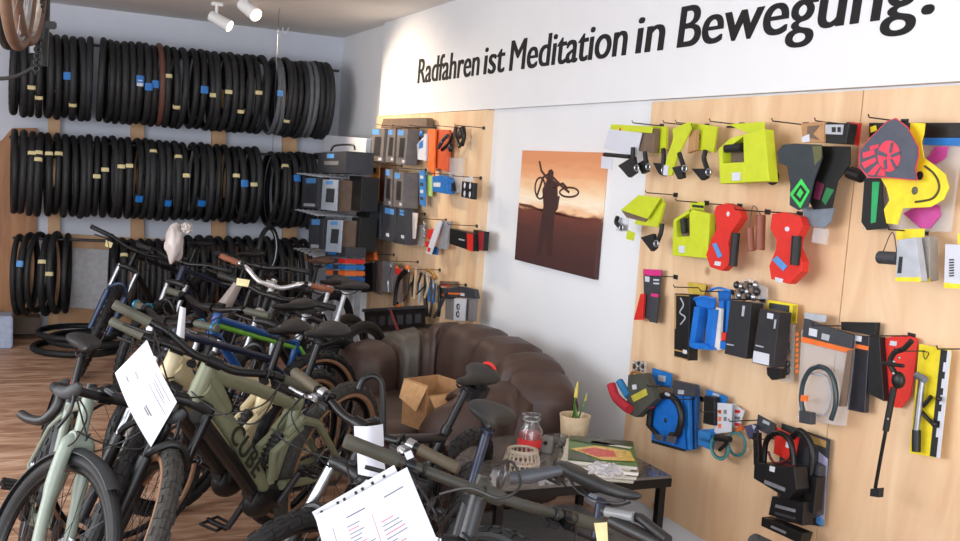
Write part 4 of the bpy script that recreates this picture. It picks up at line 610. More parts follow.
# ---------------------------------------------------------------- sunset canvas
XC = D - .03
cv = thing('canvas_picture', 'unframed canvas of a cyclist shouldering a bicycle at sunset, on the white wall', 'picture', AX(560, 215, XC))
co = cv.location.copy(); ca, cb2, cc, cd = (AX(*p, XC) for p in ((522, 150), (604, 153), (594, 279), (515, 260)))
y1, y0, zt, zb = (ca.y + cd.y) / 2, (cb2.y + cc.y) / 2, (ca.z + cb2.z) / 2, (cc.z + cd.z) / 2
m = bpy.data.materials.new('sunset_print'); m.use_nodes = True; N = m.node_tree.nodes; L = m.node_tree.links; p = N['Principled BSDF']; p.inputs['Roughness'].default_value = .6
tc = N.new('ShaderNodeTexCoord'); sp_ = N.new('ShaderNodeSeparateXYZ'); L.new(tc.outputs['Generated'], sp_.inputs[0])
ns = N.new('ShaderNodeTexNoise'); ns.inputs['Scale'].default_value = 4; mpn = N.new('ShaderNodeMapping'); mpn.inputs['Scale'].default_value = (1, 1, 4); L.new(tc.outputs['Generated'], mpn.inputs[0]); L.new(mpn.outputs[0], ns.inputs['Vector'])
ad = N.new('ShaderNodeMath'); ad.operation = 'MULTIPLY_ADD'; ad.inputs[1].default_value = .16; L.new(ns.outputs[0], ad.inputs[0]); L.new(sp_.outputs[2], ad.inputs[2])
rp_ = N.new('ShaderNodeValToRGB'); e = rp_.color_ramp.elements; e[0].position = .0; e[0].color = (*lin((60, 34, 34)), 1); e[1].position = 1; e[1].color = (*lin((226, 150, 104)), 1)
for ps, c_ in ((.40, (84, 46, 40)), (.55, (112, 58, 46)), (.58, (246, 196, 150)), (.66, (255, 240, 214)), (.76, (250, 212, 168)), (.88, (238, 172, 124))): x = e.new(ps); x.color = (*lin(c_), 1)
L.new(ad.outputs[0], rp_.inputs[0]); L.new(rp_.outputs[0], p.inputs['Base Color'])
mk('canvas', B().box(V((XC + .0135, (y0 + y1) / 2, (zt + zb) / 2)) - co, (.027, y1 - y0, zt - zb)), m, cv, False)
dark = mt('silhouette_print', (62, 36, 34), .6); sil = mt('silhouette_sky_print', (74, 42, 36), .6)
def pp(nm, pts, o=.001, mat=dark): mk(nm, B().prism([AX(x, y, XC - o) - co for x, y in pts], (.0008, 0, 0)), mat, cv, False)
zP = Z(490, 130, 3.18)
pp('printed_hill', zP((92, 232), (130, 238), (180, 262), (348, 294), (346, 300), (92, 240)), .0009, mt('hill_print', (108, 58, 46), .6))
pp('printed_figure', zP((186, 128), (196, 124), (202, 134), (200, 158), (214, 170), (216, 250), (206, 262), (202, 300), (194, 400), (182, 404), (176, 320), (160, 396), (146, 400), (160, 300), (170, 240), (166, 190), (180, 160)), .0013)
def ring_print(cx, cy, rx, ry, w=6):
    b = B(); pts = [zP((cx + rx * cos(t * pi / 12), cy + ry * sin(t * pi / 12)))[0] for t in range(24)]
    b.tube([AX(x, y, XC - .0012) - co for x, y in pts], .0055, 6, True); mk('printed_wheel', b, sil, cv)
ring_print(252, 198, 30, 15); ring_print(160, 185, 16, 34)
for q in (((158, 100), (164, 130), (190, 165)), ((190, 140), (230, 180), (252, 198)), ((200, 182), (232, 170), (246, 186)), ((150, 210), (170, 150), (186, 140)), ((220, 210), (214, 246))):
    mk('printed_frame', B().tube([AX(x, y, XC - .0012) - co for x, y in zP(*q)], .007, 6), sil, cv)
# ---------------------------------------------------------------- side table and what stands on it
TZ = .50
tb = [AZ(474, 478, TZ), AZ(560, 497, TZ), AZ(668, 478, TZ), AZ(600, 432, TZ), AZ(512, 436, TZ)]
tc_ = V((2.0, 3.5, 0)); tbl = thing('side_table', 'low dark-edged table with glass top between sofa and plywood', 'table', tc_)
x0, x1, yy0, yy1 = 1.62, 2.42, 3.26, 3.95
mk('table_top', B().box(V(((x0 + x1) / 2, (yy0 + yy1) / 2, TZ - .006)) - tc_, (x1 - x0, yy1 - yy0, .012), bev=.004), mt('smoked_glass', (112, 106, 102), .12, coat=.5), tbl)
mk('edge_frame', B().box(V(((x0 + x1) / 2, yy0 + .01, TZ - .03)) - tc_, (x1 - x0, .02, .035)).box(V(((x0 + x1) / 2, yy1 - .01, TZ - .03)) - tc_, (x1 - x0, .02, .035)).box(V((x0 + .01, (yy0 + yy1) / 2, TZ - .03)) - tc_, (.02, yy1 - yy0 - .04, .035)).box(V((x1 - .01, (yy0 + yy1) / 2, TZ - .03)) - tc_, (.02, yy1 - yy0 - .04, .035)), blkmet, tbl, False)
for x in (x0 + .03, x1 - .03):
    for y in (yy0 + .03, yy1 - .03): mk('leg', B().box(V((x, y, .23)) - tc_, (.03, .03, .46)), blkmet, tbl, False)
mk('lower_shelf', B().box(V(((x0 + x1) / 2, (yy0 + yy1) / 2, .15)) - tc_, (x1 - x0 - .06, yy1 - yy0 - .06, .012)), mt('grey_shelf', (130, 128, 128), .4), tbl, False)
# pot
pc = AZ(573, 443, TZ); t = thing('plant_pot', 'cream pot with two upright snake plant leaves on the side table', 'plant', (pc.x, pc.y, TZ))
mk('pot', B().lathe((0, 0, 0), [(.045, 0), (.055, .004), (.068, .12), (.070, .13), (.064, .13), (.058, .10), (.02, .10)], 32), mt('cream_ceramic', (222, 196, 160), .5), t)
mk('soil', B().lathe((0, 0, .09), [(.059, 0), (.058, .012)], 20), mt('dark_soil', (50, 38, 30), .9, bump=.4), t)
def leafy(x, y, h, lx, ly, w, r):
    b = B(); Rr = []
    for i in range(9):
        u = i / 8; ww = w * (1 - u ** 3) + .001; c = V((x + lx * u, y + ly * u, .09 + h * u)); d = V((cos(r + u), sin(r + u), 0)); n = V((-d.y, d.x, 0))
        Rr.append([c - d * ww, c - n * .003 - d * ww * .3, c + d * ww, c + n * .004])
    rings(b.bm, Rr); return b
lf = mt('snake_plant_green', (88, 124, 58), .5, nz=.4, sc=30, stretch=(1, 1, 3)); lt = mt('yellow_leaf_tip', (208, 190, 90), .5)
mk('leaf', leafy(-.012, .0, .17, .008, 0, .012, .4), lf, t); mk('leaf', leafy(.02, .01, .13, .035, .0, .011, 1.0), lf, t); mk('leaf', leafy(.01, -.01, .10, -.02, .01, .009, 1.8), lf, t)
mk('leaf_tip', B().tube([(-.005, 0, .21), (-.003, 0, .25), (0, 0, .285)], [.009, .008, .001], 8), lt, t); mk('leaf_tip', B().tube([(.05, .01, .19), (.058, .01, .225)], [.007, .001], 8), lt, t)
# candle jar
jc = AZ(529, 452, TZ); t = thing('candle_jar', 'clear glass jar with red candle and open neck on the side table', 'candle', (jc.x, jc.y, TZ))
mk('glass_jar', B().lathe((0, 0, 0), [(.048, 0), (.052, .005), (.052, .10), (.035, .125), (.034, .14), (.040, .145), (.040, .165), (.036, .165), (.032, .14), (.033, .122), (.049, .098), (.049, .008), (.02, .006)], 32), glassm, t)
mk('red_wax', B().lathe((0, 0, .008), [(.0475, 0), (.0475, .078), (.04, .081)], 32), mt('red_wax', (200, 30, 34), .35), t)
mk('wax_label', B().lathe((0, 0, .03), [(.0528, 0), (.0528, .035)], 32, False), mt('pale_red_label', (226, 60, 60), .4), t)
# wicker stand
wc = AZ(521, 472, TZ); t = thing('wire_basket', 'round pale wicker basket in front of the red candle jar', 'basket', (wc.x, wc.y, TZ)); wk = mt('pale_wicker', (196, 182, 164), .7)
b = B()
for R_, z in ((.065, .006), (.07, .045), (.06, .09), (.05, .092), (.04, .05)): b.tor((0, 0, z), (0, 0, 1), R_, .0045, 36, 6)
mk('rings', b, wk, t); b = B()
for k in range(22):
    a = 2 * pi * k / 22; b.tube(smooth_path([(.064 * cos(a), .064 * sin(a), .004), (.072 * cos(a + .18), .072 * sin(a + .18), .045), (.06 * cos(a + .36), .06 * sin(a + .36), .09)], 3), .0024, 5); b.tube(smooth_path([(.064 * cos(a), .064 * sin(a), .004), (.072 * cos(a - .18), .072 * sin(a - .18), .045), (.06 * cos(a - .36), .06 * sin(a - .36), .09)], 3), .0024, 5)
mk('wicker_weave', b, wk, t)
# small grey device, dish, cables
gc = AZ(547, 452, TZ); t = thing('charger_box', 'small grey device with a black dial beside the candle jar', 'device', (gc.x, gc.y, TZ), (0, 0, -.7))
mk('body', B().box((0, 0, .035), (.05, .045, .07), bev=.005), mt('warm_grey_plastic', (140, 136, 130), .4), t); mk('dial', B().cyl((-.005, -.022, .045), (-.005, -.028, .045), .009), blackm, t)
gd = AZ(560, 446, TZ + .0); t = tag(mk('glass_cup', B().lathe((0, 0, 0), [(.02, 0), (.03, .03), (.032, .05), (.030, .05), (.027, .03), (.018, .004)], 24), glassm), 'small clear glass cup between the grey device and the plant pot', 'cup'); t.location = (gd.x, gd.y, TZ)
for k, (pts, lb) in enumerate(((((536, 466), (548, 472), (556, 478), (568, 474), (574, 482)), 'black cable coiled in front of the magazines'), (((546, 478), (560, 484), (556, 474), (566, 486)), 'second black cable lying on the table edge'))):
    tag(mk('black_cable', B().tube(smooth_path([AZ(x, y, TZ + .008 + .004 * k) for x, y in pts]), .005), blackm), lb, 'cable')
# magazines
mcen = AZ(598, 468, TZ); mg = [(190, 184, 170), (222, 214, 200), (200, 190, 176), (232, 228, 220), (176, 172, 150), (210, 206, 196)]
z = TZ; random.seed(5)
mnm = ['lowest', 'second from the bottom', 'third from the bottom', 'fourth from the bottom', 'fifth, just under the top one']
for k in range(6):
    h = .011 + .004 * (k % 2); rz = radians(-32 + random.uniform(-7, 7)) if k < 5 else radians(-30)
    lab = f'magazine with pale edges in the pile by the plywood, {mnm[k]}' if k < 5 else 'magazine with green, red and yellow cover on top of the pile'
    dx, dy = random.uniform(-.015, .015), random.uniform(-.015, .015)
    t = thing('magazine', lab, 'magazine', (mcen.x + dx, mcen.y + dy, z), (0, 0, rz), 'pile of magazines')
    mk('pages', B().box((0, 0, h / 2), (.27, .36, h - .002)), mt(f'page_edge_{k}', mg[k], .8), t, False)
    mk('cover', B().box((0, 0, h - .0005), (.275, .365, .001)), mt('green_cover', (92, 128, 62), .35) if k == 5 else mt(f'cover_{k}', mg[5 - k], .4), t, False)
    if k == 5:
        for nm, c_, pts in (('printed_patch', (226, 190, 90), ((-.11, -.02), (.0, -.12), (.11, -.1), (.1, .02), (-.02, .05))), ('printed_flower', (214, 74, 44), ((-.08, -.03), (-.02, -.09), (.05, -.07), (.04, -.0), (-.03, .02))), ('printed_patch', (60, 70, 44), ((-.115, .1), (.0, .06), (.115, .1), (.115, .15), (-.115, .15))), ('printed_patch', (60, 70, 44), ((-.115, -.15), (-.02, -.15), (-.06, -.06), (-.115, -.04))), ('printed_strip', (236, 232, 214), ((-.04, .08), (.1, .05), (.11, .07), (-.03, .11)))):
            mk(nm, B().prism([(x * 1.17, y * 1.2, h + .0002 + .0002 * len(nm)) for x, y in pts], (0, 0, .0004)), mt('mag_' + nm + str(c_[0]), c_, .35, nz=.3, sc=60), t, False)
    z += h
random.seed(21)
# ---------------------------------------------------------------- bicycles
GD = dict(R=.36, tw=.027, wb=1.12, cs=.43, bbh=.31, ha=69, fl=.50, hl=.12, sa=73, st=.45, sh=.70, bw=.70, rise=.02, stem=.07, spc=.03, sweep=.04, rt=.017, rd=.022, fork='sus', bar='flat', tyre=rub, knob=False, wall=None,
          frame=blkmet, forkm=blackm, lower=None, barm=blkmet, gripm=rub, saddlem=blackm, rim=blkmet, postm=blkmet, full=False, ebike=False, fender=None, saddle=True, detail=2, levers=blkmet, stepthru=False, cablem=blackm)
def bike(label, x, y, h, lean, steer, **kw):
    g = dict(GD); g.update(kw); R_, w = g['R'], g['wb'] / 2
    root = thing('bicycle', label, 'bicycle', (x, y, 0), (radians(lean), 0, radians(h)), 'bicycles parked in the shop')
    ha = radians(g['ha']); a = V((-cos(ha), 0, sin(ha))); Fa = V((w, 0, R_)); Ra = V((-w, 0, R_)); BB = V((-w + sqrt(g['cs'] ** 2 - (R_ - g['bbh']) ** 2), 0, g['bbh']))
    HB = Fa + a * g['fl']; HT = HB + a * g['hl']; sa = radians(g['sa']); s = V((-cos(sa), 0, sin(sa))); ST = BB + s * g['st']; SD = BB + s * g['sh']; CL = HT + a * g['spc'] + V((g['stem'], 0, 0))
    SM = Matrix.Translation(HB) @ Matrix.Rotation(radians(steer), 4, a) @ Matrix.Translation(-HB)
    def part(nm, b, mat, parent=root, st=False, label=None, ang=40):
        if st: b.xf(SM)
        return mk(nm, b, mat, parent, True, label, ang)
    rd, rt = g['rd'], g['rt']; dz = V((0, 0, 1))
    # frame
    f = B(); f.cyl(HB - a * .005, HT, .022 if not g['ebike'] else .03, 16)
    DTs = HB + a * .03
    if g['ebike']:
        # deep rectangular down tube with battery below
        f.tube([DTs + V((-.01, 0, .02)), DTs.lerp(BB, .5) + V((.0, 0, .045)), BB + V((.05, 0, .07))], [.045, .043, .042], 12, flat=.8)
        f.tube([HT - a * .03, HT - a * .03 + (ST - HT) * .5 + V((0, 0, .005)), ST - s * .04], [.032, .027, .022], 12); f.cyl(BB + s * .08, ST, .022)
    else:
        f.tube([DTs, BB], rd, 12)
        if g['stepthru']: f.tube(smooth_path([HB + a * .09, HT.lerp(BB + s * .2, .5) - dz * .05, BB + s * .22]), rt, 10)
        else: f.tube([HT - a * .03, ST - s * .025], rt, 12)
        f.cyl(BB, ST, .017, 12)
    f.cyl(BB - V((0, .036, 0)), BB + V((0, .036, 0)), .024, 14)
    if not g['full']:
        for q in (-1, 1):
            f.tube([BB + V((-.02, q * .03, 0)), BB.lerp(Ra, .5) + V((0, q * .045, 0)), Ra + V((0, q * .062, 0))], [.012, .010, .008], 8)
            f.tube([ST - s * .05 + V((0, q * .014, 0)), ST.lerp(Ra, .4) + V((0, q * .04, .0)), Ra + V((0, q * .062, 0))], [.009, .0085, .008], 8)
    if g['ebike']:
        f.tube([HT - a * .03, BB.lerp(HB, .75) + V((-.04, 0, .06))], [.035, .03], 10)
    fr = part('frame', f, g['frame'])
    if g['full']:
        piv = BB + s * (g['st'] * .72) + V((-.02, 0, 0))
        sw = B()
        for q in (-1, 1):
            sw.tube([BB + V((-.03, q * .04, .06)), BB.lerp(Ra, .5) + V((0, q * .055, .02)), Ra + V((0, q * .07, 0))], [.02, .016, .014], 8)
            sw.tube([piv + V((-.0, q * .035, .03)), piv.lerp(Ra, .25) + V((-.02, q * .045, .06)), Ra + V((0, q * .07, .01))], [.019, .018, .012], 8)
            sw.tube([piv + V((.09, q * .03, -.02)), piv + V((0, q * .036, .03))], [.016, .018], 8)
            sw.cyl(piv + V((0, q * .03, .03)), piv + V((0, q * .05, .03)), .02); 
        part('swingarm', sw, g['frame'])
        sk = B(); p0, p1 = piv + V((.085, 0, -.02)), BB + V((.085, 0, .12)); sk.cyl(p0, p0.lerp(p1, .55), .022, 14).cyl(p0.lerp(p1, .5), p1, .012, 10)
        for k in range(7): c = p0.lerp(p1, .12 + k * .11); sk.tor(c, p1 - p0, .026, .004, 16, 6)
        part('rear_shock', sk, blackm); lk_ = B()
        for q in (-1, 1): lk_.tube([BB + V((.04, q * .03, .09)), BB + V((.06, q * .035, .22)), piv + V((0, q * .035, .0))], [.02, .016, .018], 8)
        part('rocker_strut', lk_, g['frame'])
    if g['ebike']:
        part('motor', B().sph(BB + V((.03, 0, .005)), (.10, .055, .075), 24).box(BB + V((.06, 0, .04)), (.13, .1, .1), bev=.03), blackm)
        d0, d1 = DTs.lerp(BB, .1) + V((.035, 0, -.035)), DTs.lerp(BB, .86) + V((.045, 0, .0))
        part('battery', B().tube([d0, d0.lerp(d1, .5), d1], [.034, .036, .036], 10, flat=.8), blackm)
    # fork
    fo = B(); cr = HB - a * .005
    if g['fork'] == 'sus':
        fo.tube(smooth_path([cr + V((0, -.066, 0)) - a * .01, cr + V((.008, 0, .0)), cr + V((0, .066, 0)) - a * .01], 4), .022, 10)
        fk = part('fork', fo, g['forkm'], st=True); ss = B(); lo = B()
        for q in (-1, 1):
            o = V((0, q * .066, 0)); top = cr + o - a * .0; ax_ = Fa + o; ss.cyl(top, top.lerp(ax_, .55), .0165, 14); lo.tube([top.lerp(ax_, .42), top.lerp(ax_, .6), ax_ + V((.0, 0, 0)) - a * .012], [.0235, .0225, .018], 14)
        m_ = cr.lerp(Fa, .42); n_ = V((sin(ha), 0, cos(ha)))
        lo.tube(smooth_path([m_ + V((0, -.066, 0)), m_ + V((0, -.06, 0)) + a * .03 + n_ * .03, m_ + a * .07 + n_ * .05 + V((0, -.02, 0)), m_ + a * .07 + n_ * .05 + V((0, .02, 0)), m_ + V((0, .06, 0)) + a * .03 + n_ * .03, m_ + V((0, .066, 0))], 4), .013, 8)
        part('stanchions', ss, steel if g.get('stan') is None else g['stan'], fk, st=True); part('fork_lower', lo, g['lower'] or g['forkm'], fk, st=True)
    else:
        r0 = g.get('fr', .017)
        for q in (-1, 1):
            fo.tube(smooth_path([cr + V((0, q * .01, 0)), cr - a * .03 + V((0, q * .040, 0)), cr.lerp(Fa, .5) + V((-.01, q * .052, 0)), Fa + V((0, q * .056, 0))], 5), [r0 + .003] * 5 + [r0] * 5 + [r0 * .8] * 5 + [r0 * .6], 12)
        fo.cyl(cr + V((0, -.03, 0)), cr + V((0, .03, 0)), r0 + .006, 12)
        part('fork', fo, g['forkm'], st=True)
    # wheels
    def wheel(c, st, nm):
        Rr = R_ - g['tw'] * 2
        rim = part(nm, B().tor(c, (0, 1, 0), Rr - .006, .013, 64, 8, 1.0), g['rim'], st=st)
        tb = B().tor(c, (0, 1, 0), R_ - g['tw'], g['tw'], 84 if g['knob'] else 64, 14)
        if g['knob']:
            tb.bm.faces.ensure_lookup_table(); fs = []
            for i, fc in enumerate(tb.bm.faces):
                sg, rg = divmod(i, 14)
                if (rg in (0, 13) and sg % 2 == 0) or (rg in (2, 11) and sg % 2 == 1) or (rg in (1, 12) and sg % 2 == 1 and sg % 4 == 1): fs.append(fc)
            rr = bmesh.ops.inset_individual(tb.bm, faces=fs, thickness=.002)
            for fc in fs:
                n = fc.normal.copy(); fc.normal_update(); n = fc.normal.copy()
                cc = c + (fc.calc_center_median() - c) * V((1, 0, 1)); out = (fc.calc_center_median() - c - (cc - c).normalized() * (R_ - g['tw'])).normalized()
                for v in fc.verts: v.co += out * .005
        part('tyre', tb, g['tyre'], rim, st=st, ang=25)
        if g['wall']:
            wb_ = B()
            for q in (-1, 1): wb_.tor(c + V((0, q * g['tw'] * .62, 0)), (0, 1, 0), R_ - g['tw'] * 1.52, g['tw'] * .42, 64, 6)
            part('sidewall', wb_, g['wall'], rim, st=st)
        sp = B(); nS = 28 if g['detail'] > 1 else 20
        for k in range(nS):
            an = 2 * pi * k / nS; q = 1 if k % 2 else -1; of = .5 * (1 if k % 4 < 2 else -1)
            sp.tube([c + V((.022 * cos(an + of), q * .025, .022 * sin(an + of))), c + V(((Rr - .01) * cos(an), 0, (Rr - .01) * sin(an)))], .0013, 4)
        part('spokes', sp, steel if g['rim'] is not blkmet else dsteel, rim, st=st)
        part('hub', B().cyl(c + V((0, -.055, 0)), c + V((0, .055, 0)), .017).cyl(c + V((0, -.03, 0)), c + V((0, -.024, 0)), .03).cyl(c + V((0, .024, 0)), c + V((0, .03, 0)), .03), dsteel, rim, st=st)
        if g['detail'] > 0:
            dd = B().tor(c + V((0, .042, 0)), (0, 1, 0), .08, .009, 32, 4, .12)
            for k in range(5): an = 2 * pi * k / 5; dd.tube([c + V((.02 * cos(an), .042, .02 * sin(an))), c + V((.075 * cos(an + .4), .042, .075 * sin(an + .4)))], .004, 4)
            part('brake_disc', dd, steel, rim, st=st)
        return rim
    wheel(Fa, True, 'front_wheel'); wheel(Ra, False, 'rear_wheel')
    # cockpit
    Bw = g['bw'] / 2; sm = part('stem', B().cyl(HT, HT + a * (g['spc'] + .015), .019, 14).cyl(HT + a * g['spc'], CL, .017, 12).cyl(CL + V((0, -.025, 0)), CL + V((0, .025, 0)), .021, 14), g['barm'] if g.get('stemm') is None else g['stemm'], st=True)
    if g['bar'] == 'flat':
        hb = B(); P_ = smooth_path([CL + V((-g['sweep'], -Bw, g['rise'])), CL + V((-g['sweep'] * .4, -Bw * .55, g['rise'])), CL + V((0, -Bw * .22, 0)), CL, CL + V((0, Bw * .22, 0)), CL + V((-g['sweep'] * .4, Bw * .55, g['rise'])), CL + V((-g['sweep'], Bw, g['rise']))], 5)
        hb.tube(P_, .0135, 10); hbo = part('handlebar', hb, g['barm'], st=True)
        for q in (-1, 1):
            e0 = CL + V((-g['sweep'], q * Bw, g['rise'])); i0 = CL + V((-g['sweep'] * .4, q * Bw * .55, g['rise'])); d = (i0 - e0).normalized()
            gr = B().tube([e0 - d * .005, e0, e0 + d * .06, e0 + d * .12, e0 + d * .125], [.014, .0175, .0165, .0175, .019], 14)
            part('grip', gr, g['gripm'], hbo, st=True)
            lv = B(); c = e0 + d * .155; lv.cyl(c - d * .012, c + d * .012, .0185, 12).box(c + V((.025, 0, -.008)), (.045, .03, .02), bev=.004)
            lv.tube(smooth_path([c + V((.045, 0, -.008)), c + V((.055, 0, -.015)) - d * .04, c + V((.05, 0, -.025)) - d * .11], 4), [.007] * 4 + [.0055] * 4 + [.005], 8)
            part('brake_lever', lv, g['levers'], hbo, st=True)
            if g['detail'] > 1: part('shifter', B().box(c + d * .035 + V((.01, 0, -.022)), (.035, .035, .02), bev=.005).tor(c + d * .035, d, .017, .004, 16, 6), blackm, hbo, st=True)
    else:
        hb = B(); half = [CL + V((0, .02, 0)), CL + V((0, Bw * .8, 0)), CL + V((.03, Bw * .98, 0)), CL + V((.085, Bw, -.005)), CL + V((.10, Bw + .004, -.045)), CL + V((.075, Bw + .012, -.095)), CL + V((.02, Bw + .02, -.115)), CL + V((-.04, Bw + .022, -.12))]
        full_ = [V((p.x, 2 * CL.y - p.y, p.z)) for p in half[::-1]] + half; hb.tube(smooth_path(full_, 4), .0155, 12); hbo = part('handlebar', hb, blackm, st=True)
        for q in (-1, 1):
            hd = B(); c = CL + V((.085, q * Bw, 0)); hd.tube(smooth_path([c + V((-.02, 0, .0)), c + V((.03, 0, .01)), c + V((.065, 0, .035)), c + V((.075, 0, .055))], 3), [.018, .019, .02, .02, .021, .021, .019, .017, .013, .01][:10], 12)
            part('brake_hood', hd, mt('hood_rubber', (58, 60, 62), .6), hbo, st=True)
            part('brake_lever', B().tube(smooth_path([c + V((.07, 0, .02)), c + V((.085, 0, -.03)), c + V((.075, q * .01, -.09))], 4), .006, 8), g['levers'], hbo, st=True)
    cb_ = B(); k_ = 0
    for q in (-1, 1):
        c = CL + V((.03, q * Bw * .62, g['rise'] if g['bar'] == 'flat' else .0)); e1 = HB - a * .02 + V((.03, q * .05, 0))
        for j in range(2 if g['detail'] > 1 else 1):
            mid = c.lerp(e1, .35) + V((.10 + .04 * j, q * .01, .02 - .05 * j)); cb_.tube(smooth_path([c, mid, e1.lerp(c, .25) + V((.05, -q * .03 * j, 0)), e1 if j == 0 else HB + a * .03 + V((.02, -q * .025, 0))], 6), .0028, 6)
    part('cables', cb_, g['cablem'], st=True)
    # saddle
    if g['saddle']:
        b = B(); Rr = []; sw_ = g.get('sadw', .072); L_ = .135
        for i in range(15):
            u = i / 14; xx = L_ - u * 2 * L_; ww = .016 + (sw_ - .016) * (1 / (1 + math.exp(-(u - .58) * 13))); end = sqrt(max(.02, 1 - (abs(u - .5) * 2) ** 8)); zt_ = .012 * ((u - .45) * 2) ** 2; r = []
            th = .018 + .016 * u
            for j in range(16):
                an = 2 * pi * j / 16; r.append(SD + V((xx, math.copysign(abs(cos(an)) ** .8, cos(an)) * ww * end, zt_ + (sin(an) * th * (.45 if sin(an) > 0 else 1.0) * end) - (abs(cos(an)) ** 2) * .006)))
            Rr.append(r)
        rings(b.bm, Rr); sdl = part('saddle', b, g['saddlem'], ang=80); rl = B()
        for q in (-1, 1): rl.tube(smooth_path([SD + V((.10, q * .012, -.018)), SD + V((.04, q * .02, -.045)), SD + V((-.05, q * .022, -.045)), SD + V((-.10, q * .03, -.02))], 4), .0035, 6)
        part('rails', rl, dsteel, sdl); part('seatpost', B().cyl(ST - s * .05, SD - s * .045, .0145, 14).cyl(ST - s * .005, ST + s * .02, .021, 14).box(SD + V((0, 0, -.045)), (.04, .045, .02), bev=.004), g['postm'])
    # drivetrain
    cc = BB + V((0, -.05, 0)); cg = B().tor(cc, (0, 1, 0), .075, .008, 40, 4, .3); ca_ = radians(g.get('crank', 20)); cv_ = V((cos(ca_), 0, sin(ca_)))
    for k in range(5): an = 2 * pi * k / 5; cg.tube([cc, cc + V((.072 * cos(an), 0, .072 * sin(an)))], .006, 6)
    part('chainring', cg, dsteel)
    for q in (-1, 1):
        c0_ = BB + V((0, q * .065, 0)); c1_ = c0_ - cv_ * q * .17 + V((0, q * .012, 0)); part('crank_arm', B().tube([c0_, c1_], [.016, .012], 8), dsteel)
        pd = B(); pc_ = c1_ + V((0, q * .055, 0))
        pd.tube([pc_ + V((-.045, -q * .04, 0)), pc_ + V((.045, -q * .04, 0)), pc_ + V((.05, q * .035, 0)), pc_ + V((-.05, q * .035, 0))], .007, 6, True).cyl(c1_, pc_ + V((0, q * .04, 0)), .010).box(pc_ + V((.0, 0, 0)), (.012, .09, .018))
        part('pedal', pd, blackm)
    ch = B(); cr_ = Ra + V((0, -.05, 0)); ch.tube([cc + V((0, 0, .078)), cr_ + V((0, 0, .045))], .0042, 5).tube([cc + V((0, 0, -.078)), cr_ + V((.03, 0, -.10)), cr_ + V((0, 0, -.06))], .0042, 5); part('chain', ch, dsteel)
    cs_ = B()
    for k in range(6): cs_.tor(cr_ + V((0, .006 * k - .005, 0)), (0, 1, 0), .03 + .006 * k, .0025, 28, 4)
    part('cassette', cs_, steel); part('derailleur', B().tube([cr_ + V((0, -.005, -.04)), cr_ + V((.02, -.012, -.07)), cr_ + V((.03, -.008, -.12))], [.012, .01, .008], 8).tor(cr_ + V((.03, 0, -.12)), (0, 1, 0), .018, .004, 16, 6), dsteel)
    if g['fender']:
        for c, st, a0, a1, nm in ((Fa, True, 62, 215, 'front_mudguard'), (Ra, False, -5, 170, 'rear_mudguard')):
            b = B(); Rr = []
            for i in range(25):
                an = radians(a0 + (a1 - a0) * i / 24) if st else radians(a0 + (a1 - a0) * i / 24); d = V((cos(an), 0, sin(an))); rr = R_ + .014; Rr.append([c + d * (rr + .004 - .016 * abs(t / 3) ** 2) + V((0, t * .0095, 0)) for t in range(-3, 4)] + [c + d * (rr - .016 * abs(t / 3) ** 2) + V((0, t * .0095, 0)) for t in range(3, -4, -1)])
            rings(b.bm, Rr); part(nm, b, g['fender'], st=st)
    root['k'] = 0; del root['k']
    return dict(root=root, part=part, HB=HB, HT=HT, BB=BB, ST=ST, SD=SD, CL=CL, Fa=Fa, Ra=Ra, a=a, s=s, g=g, SM=SM)
olive = mt('olive_green_paint', (122, 126, 100), .38, nz=.04); oliv2 = mt('dark_olive_rubber', (74, 74, 62), .6); sage = mt('sage_green_paint', (138, 148, 136), .35, nz=.04); creamp = mt('cream_paint', (214, 198, 160), .35, nz=.05)
bluep = mt('blue_paint', (36, 84, 150), .3); navy = mt('navy_paint', (28, 38, 62), .3); greenp = mt('lime_green_stripe', (120, 190, 60), .4); silverp = mt('silver_paint', (184, 186, 190), .3, .5); browngrip = mt('leather_brown_grip', (140, 84, 60), .6); brsad = mt('brown_saddle_leather', (92, 66, 54), .45)
grysad = mt('charcoal_saddle', (34, 35, 36), .5)
# 1 sage gravel bike in the front
k1 = bike('sage green gravel bike with black drop bars, frontmost at the outer side of the row', -.0, 3.84, -90, -13, 26, R=.355, tw=.022, wb=1.03, ha=71, fl=.40, hl=.15, bw=.40, sh=.68, bbh=.28, stem=.09, bar='drop', fork='rigid', fr=.024, frame=sage, forkm=sage, rim=blkmet, fender=mt('charcoal_mudguard', (44, 46, 50), .5), spc=.02, rd=.024, saddlem=grysad, crank=60)
part = k1['part']; HB, HT, a = k1['HB'], k1['HT'], k1['a']
part('bike_computer', B().box(k1['CL'] + V((.04, 0, .03)), (.06, .045, .014), bev=.005), dgry, st=True)
part('rear_light', B().box(k1['ST'] + V((-.04, 0, .06)), (.02, .03, .05), bev=.006), mt('pink_reflector', (220, 110, 110), .3))
# 2 olive full-suspension e-bike
k2 = bike('olive green electric mountain bike lettered CUBE, front wheel turned towards the viewer', .721, 3.759, -138.8, -9.5, 48.5, R=.37, tw=.031, wb=1.22, ha=66, fl=.54, hl=.13, bw=.74, sh=.70, bbh=.34, st=.42, sa=75, stem=.05, cs=.45, ebike=True, full=True, knob=True, frame=olive, gripm=oliv2, saddlem=grysad, tyre=mt('trail_tyre_rubber', (56, 54, 50), .75, nz=.3, sc=60), wall=tanwall, crank=-50, stan=blkmet, rise=.03, sweep=.05)
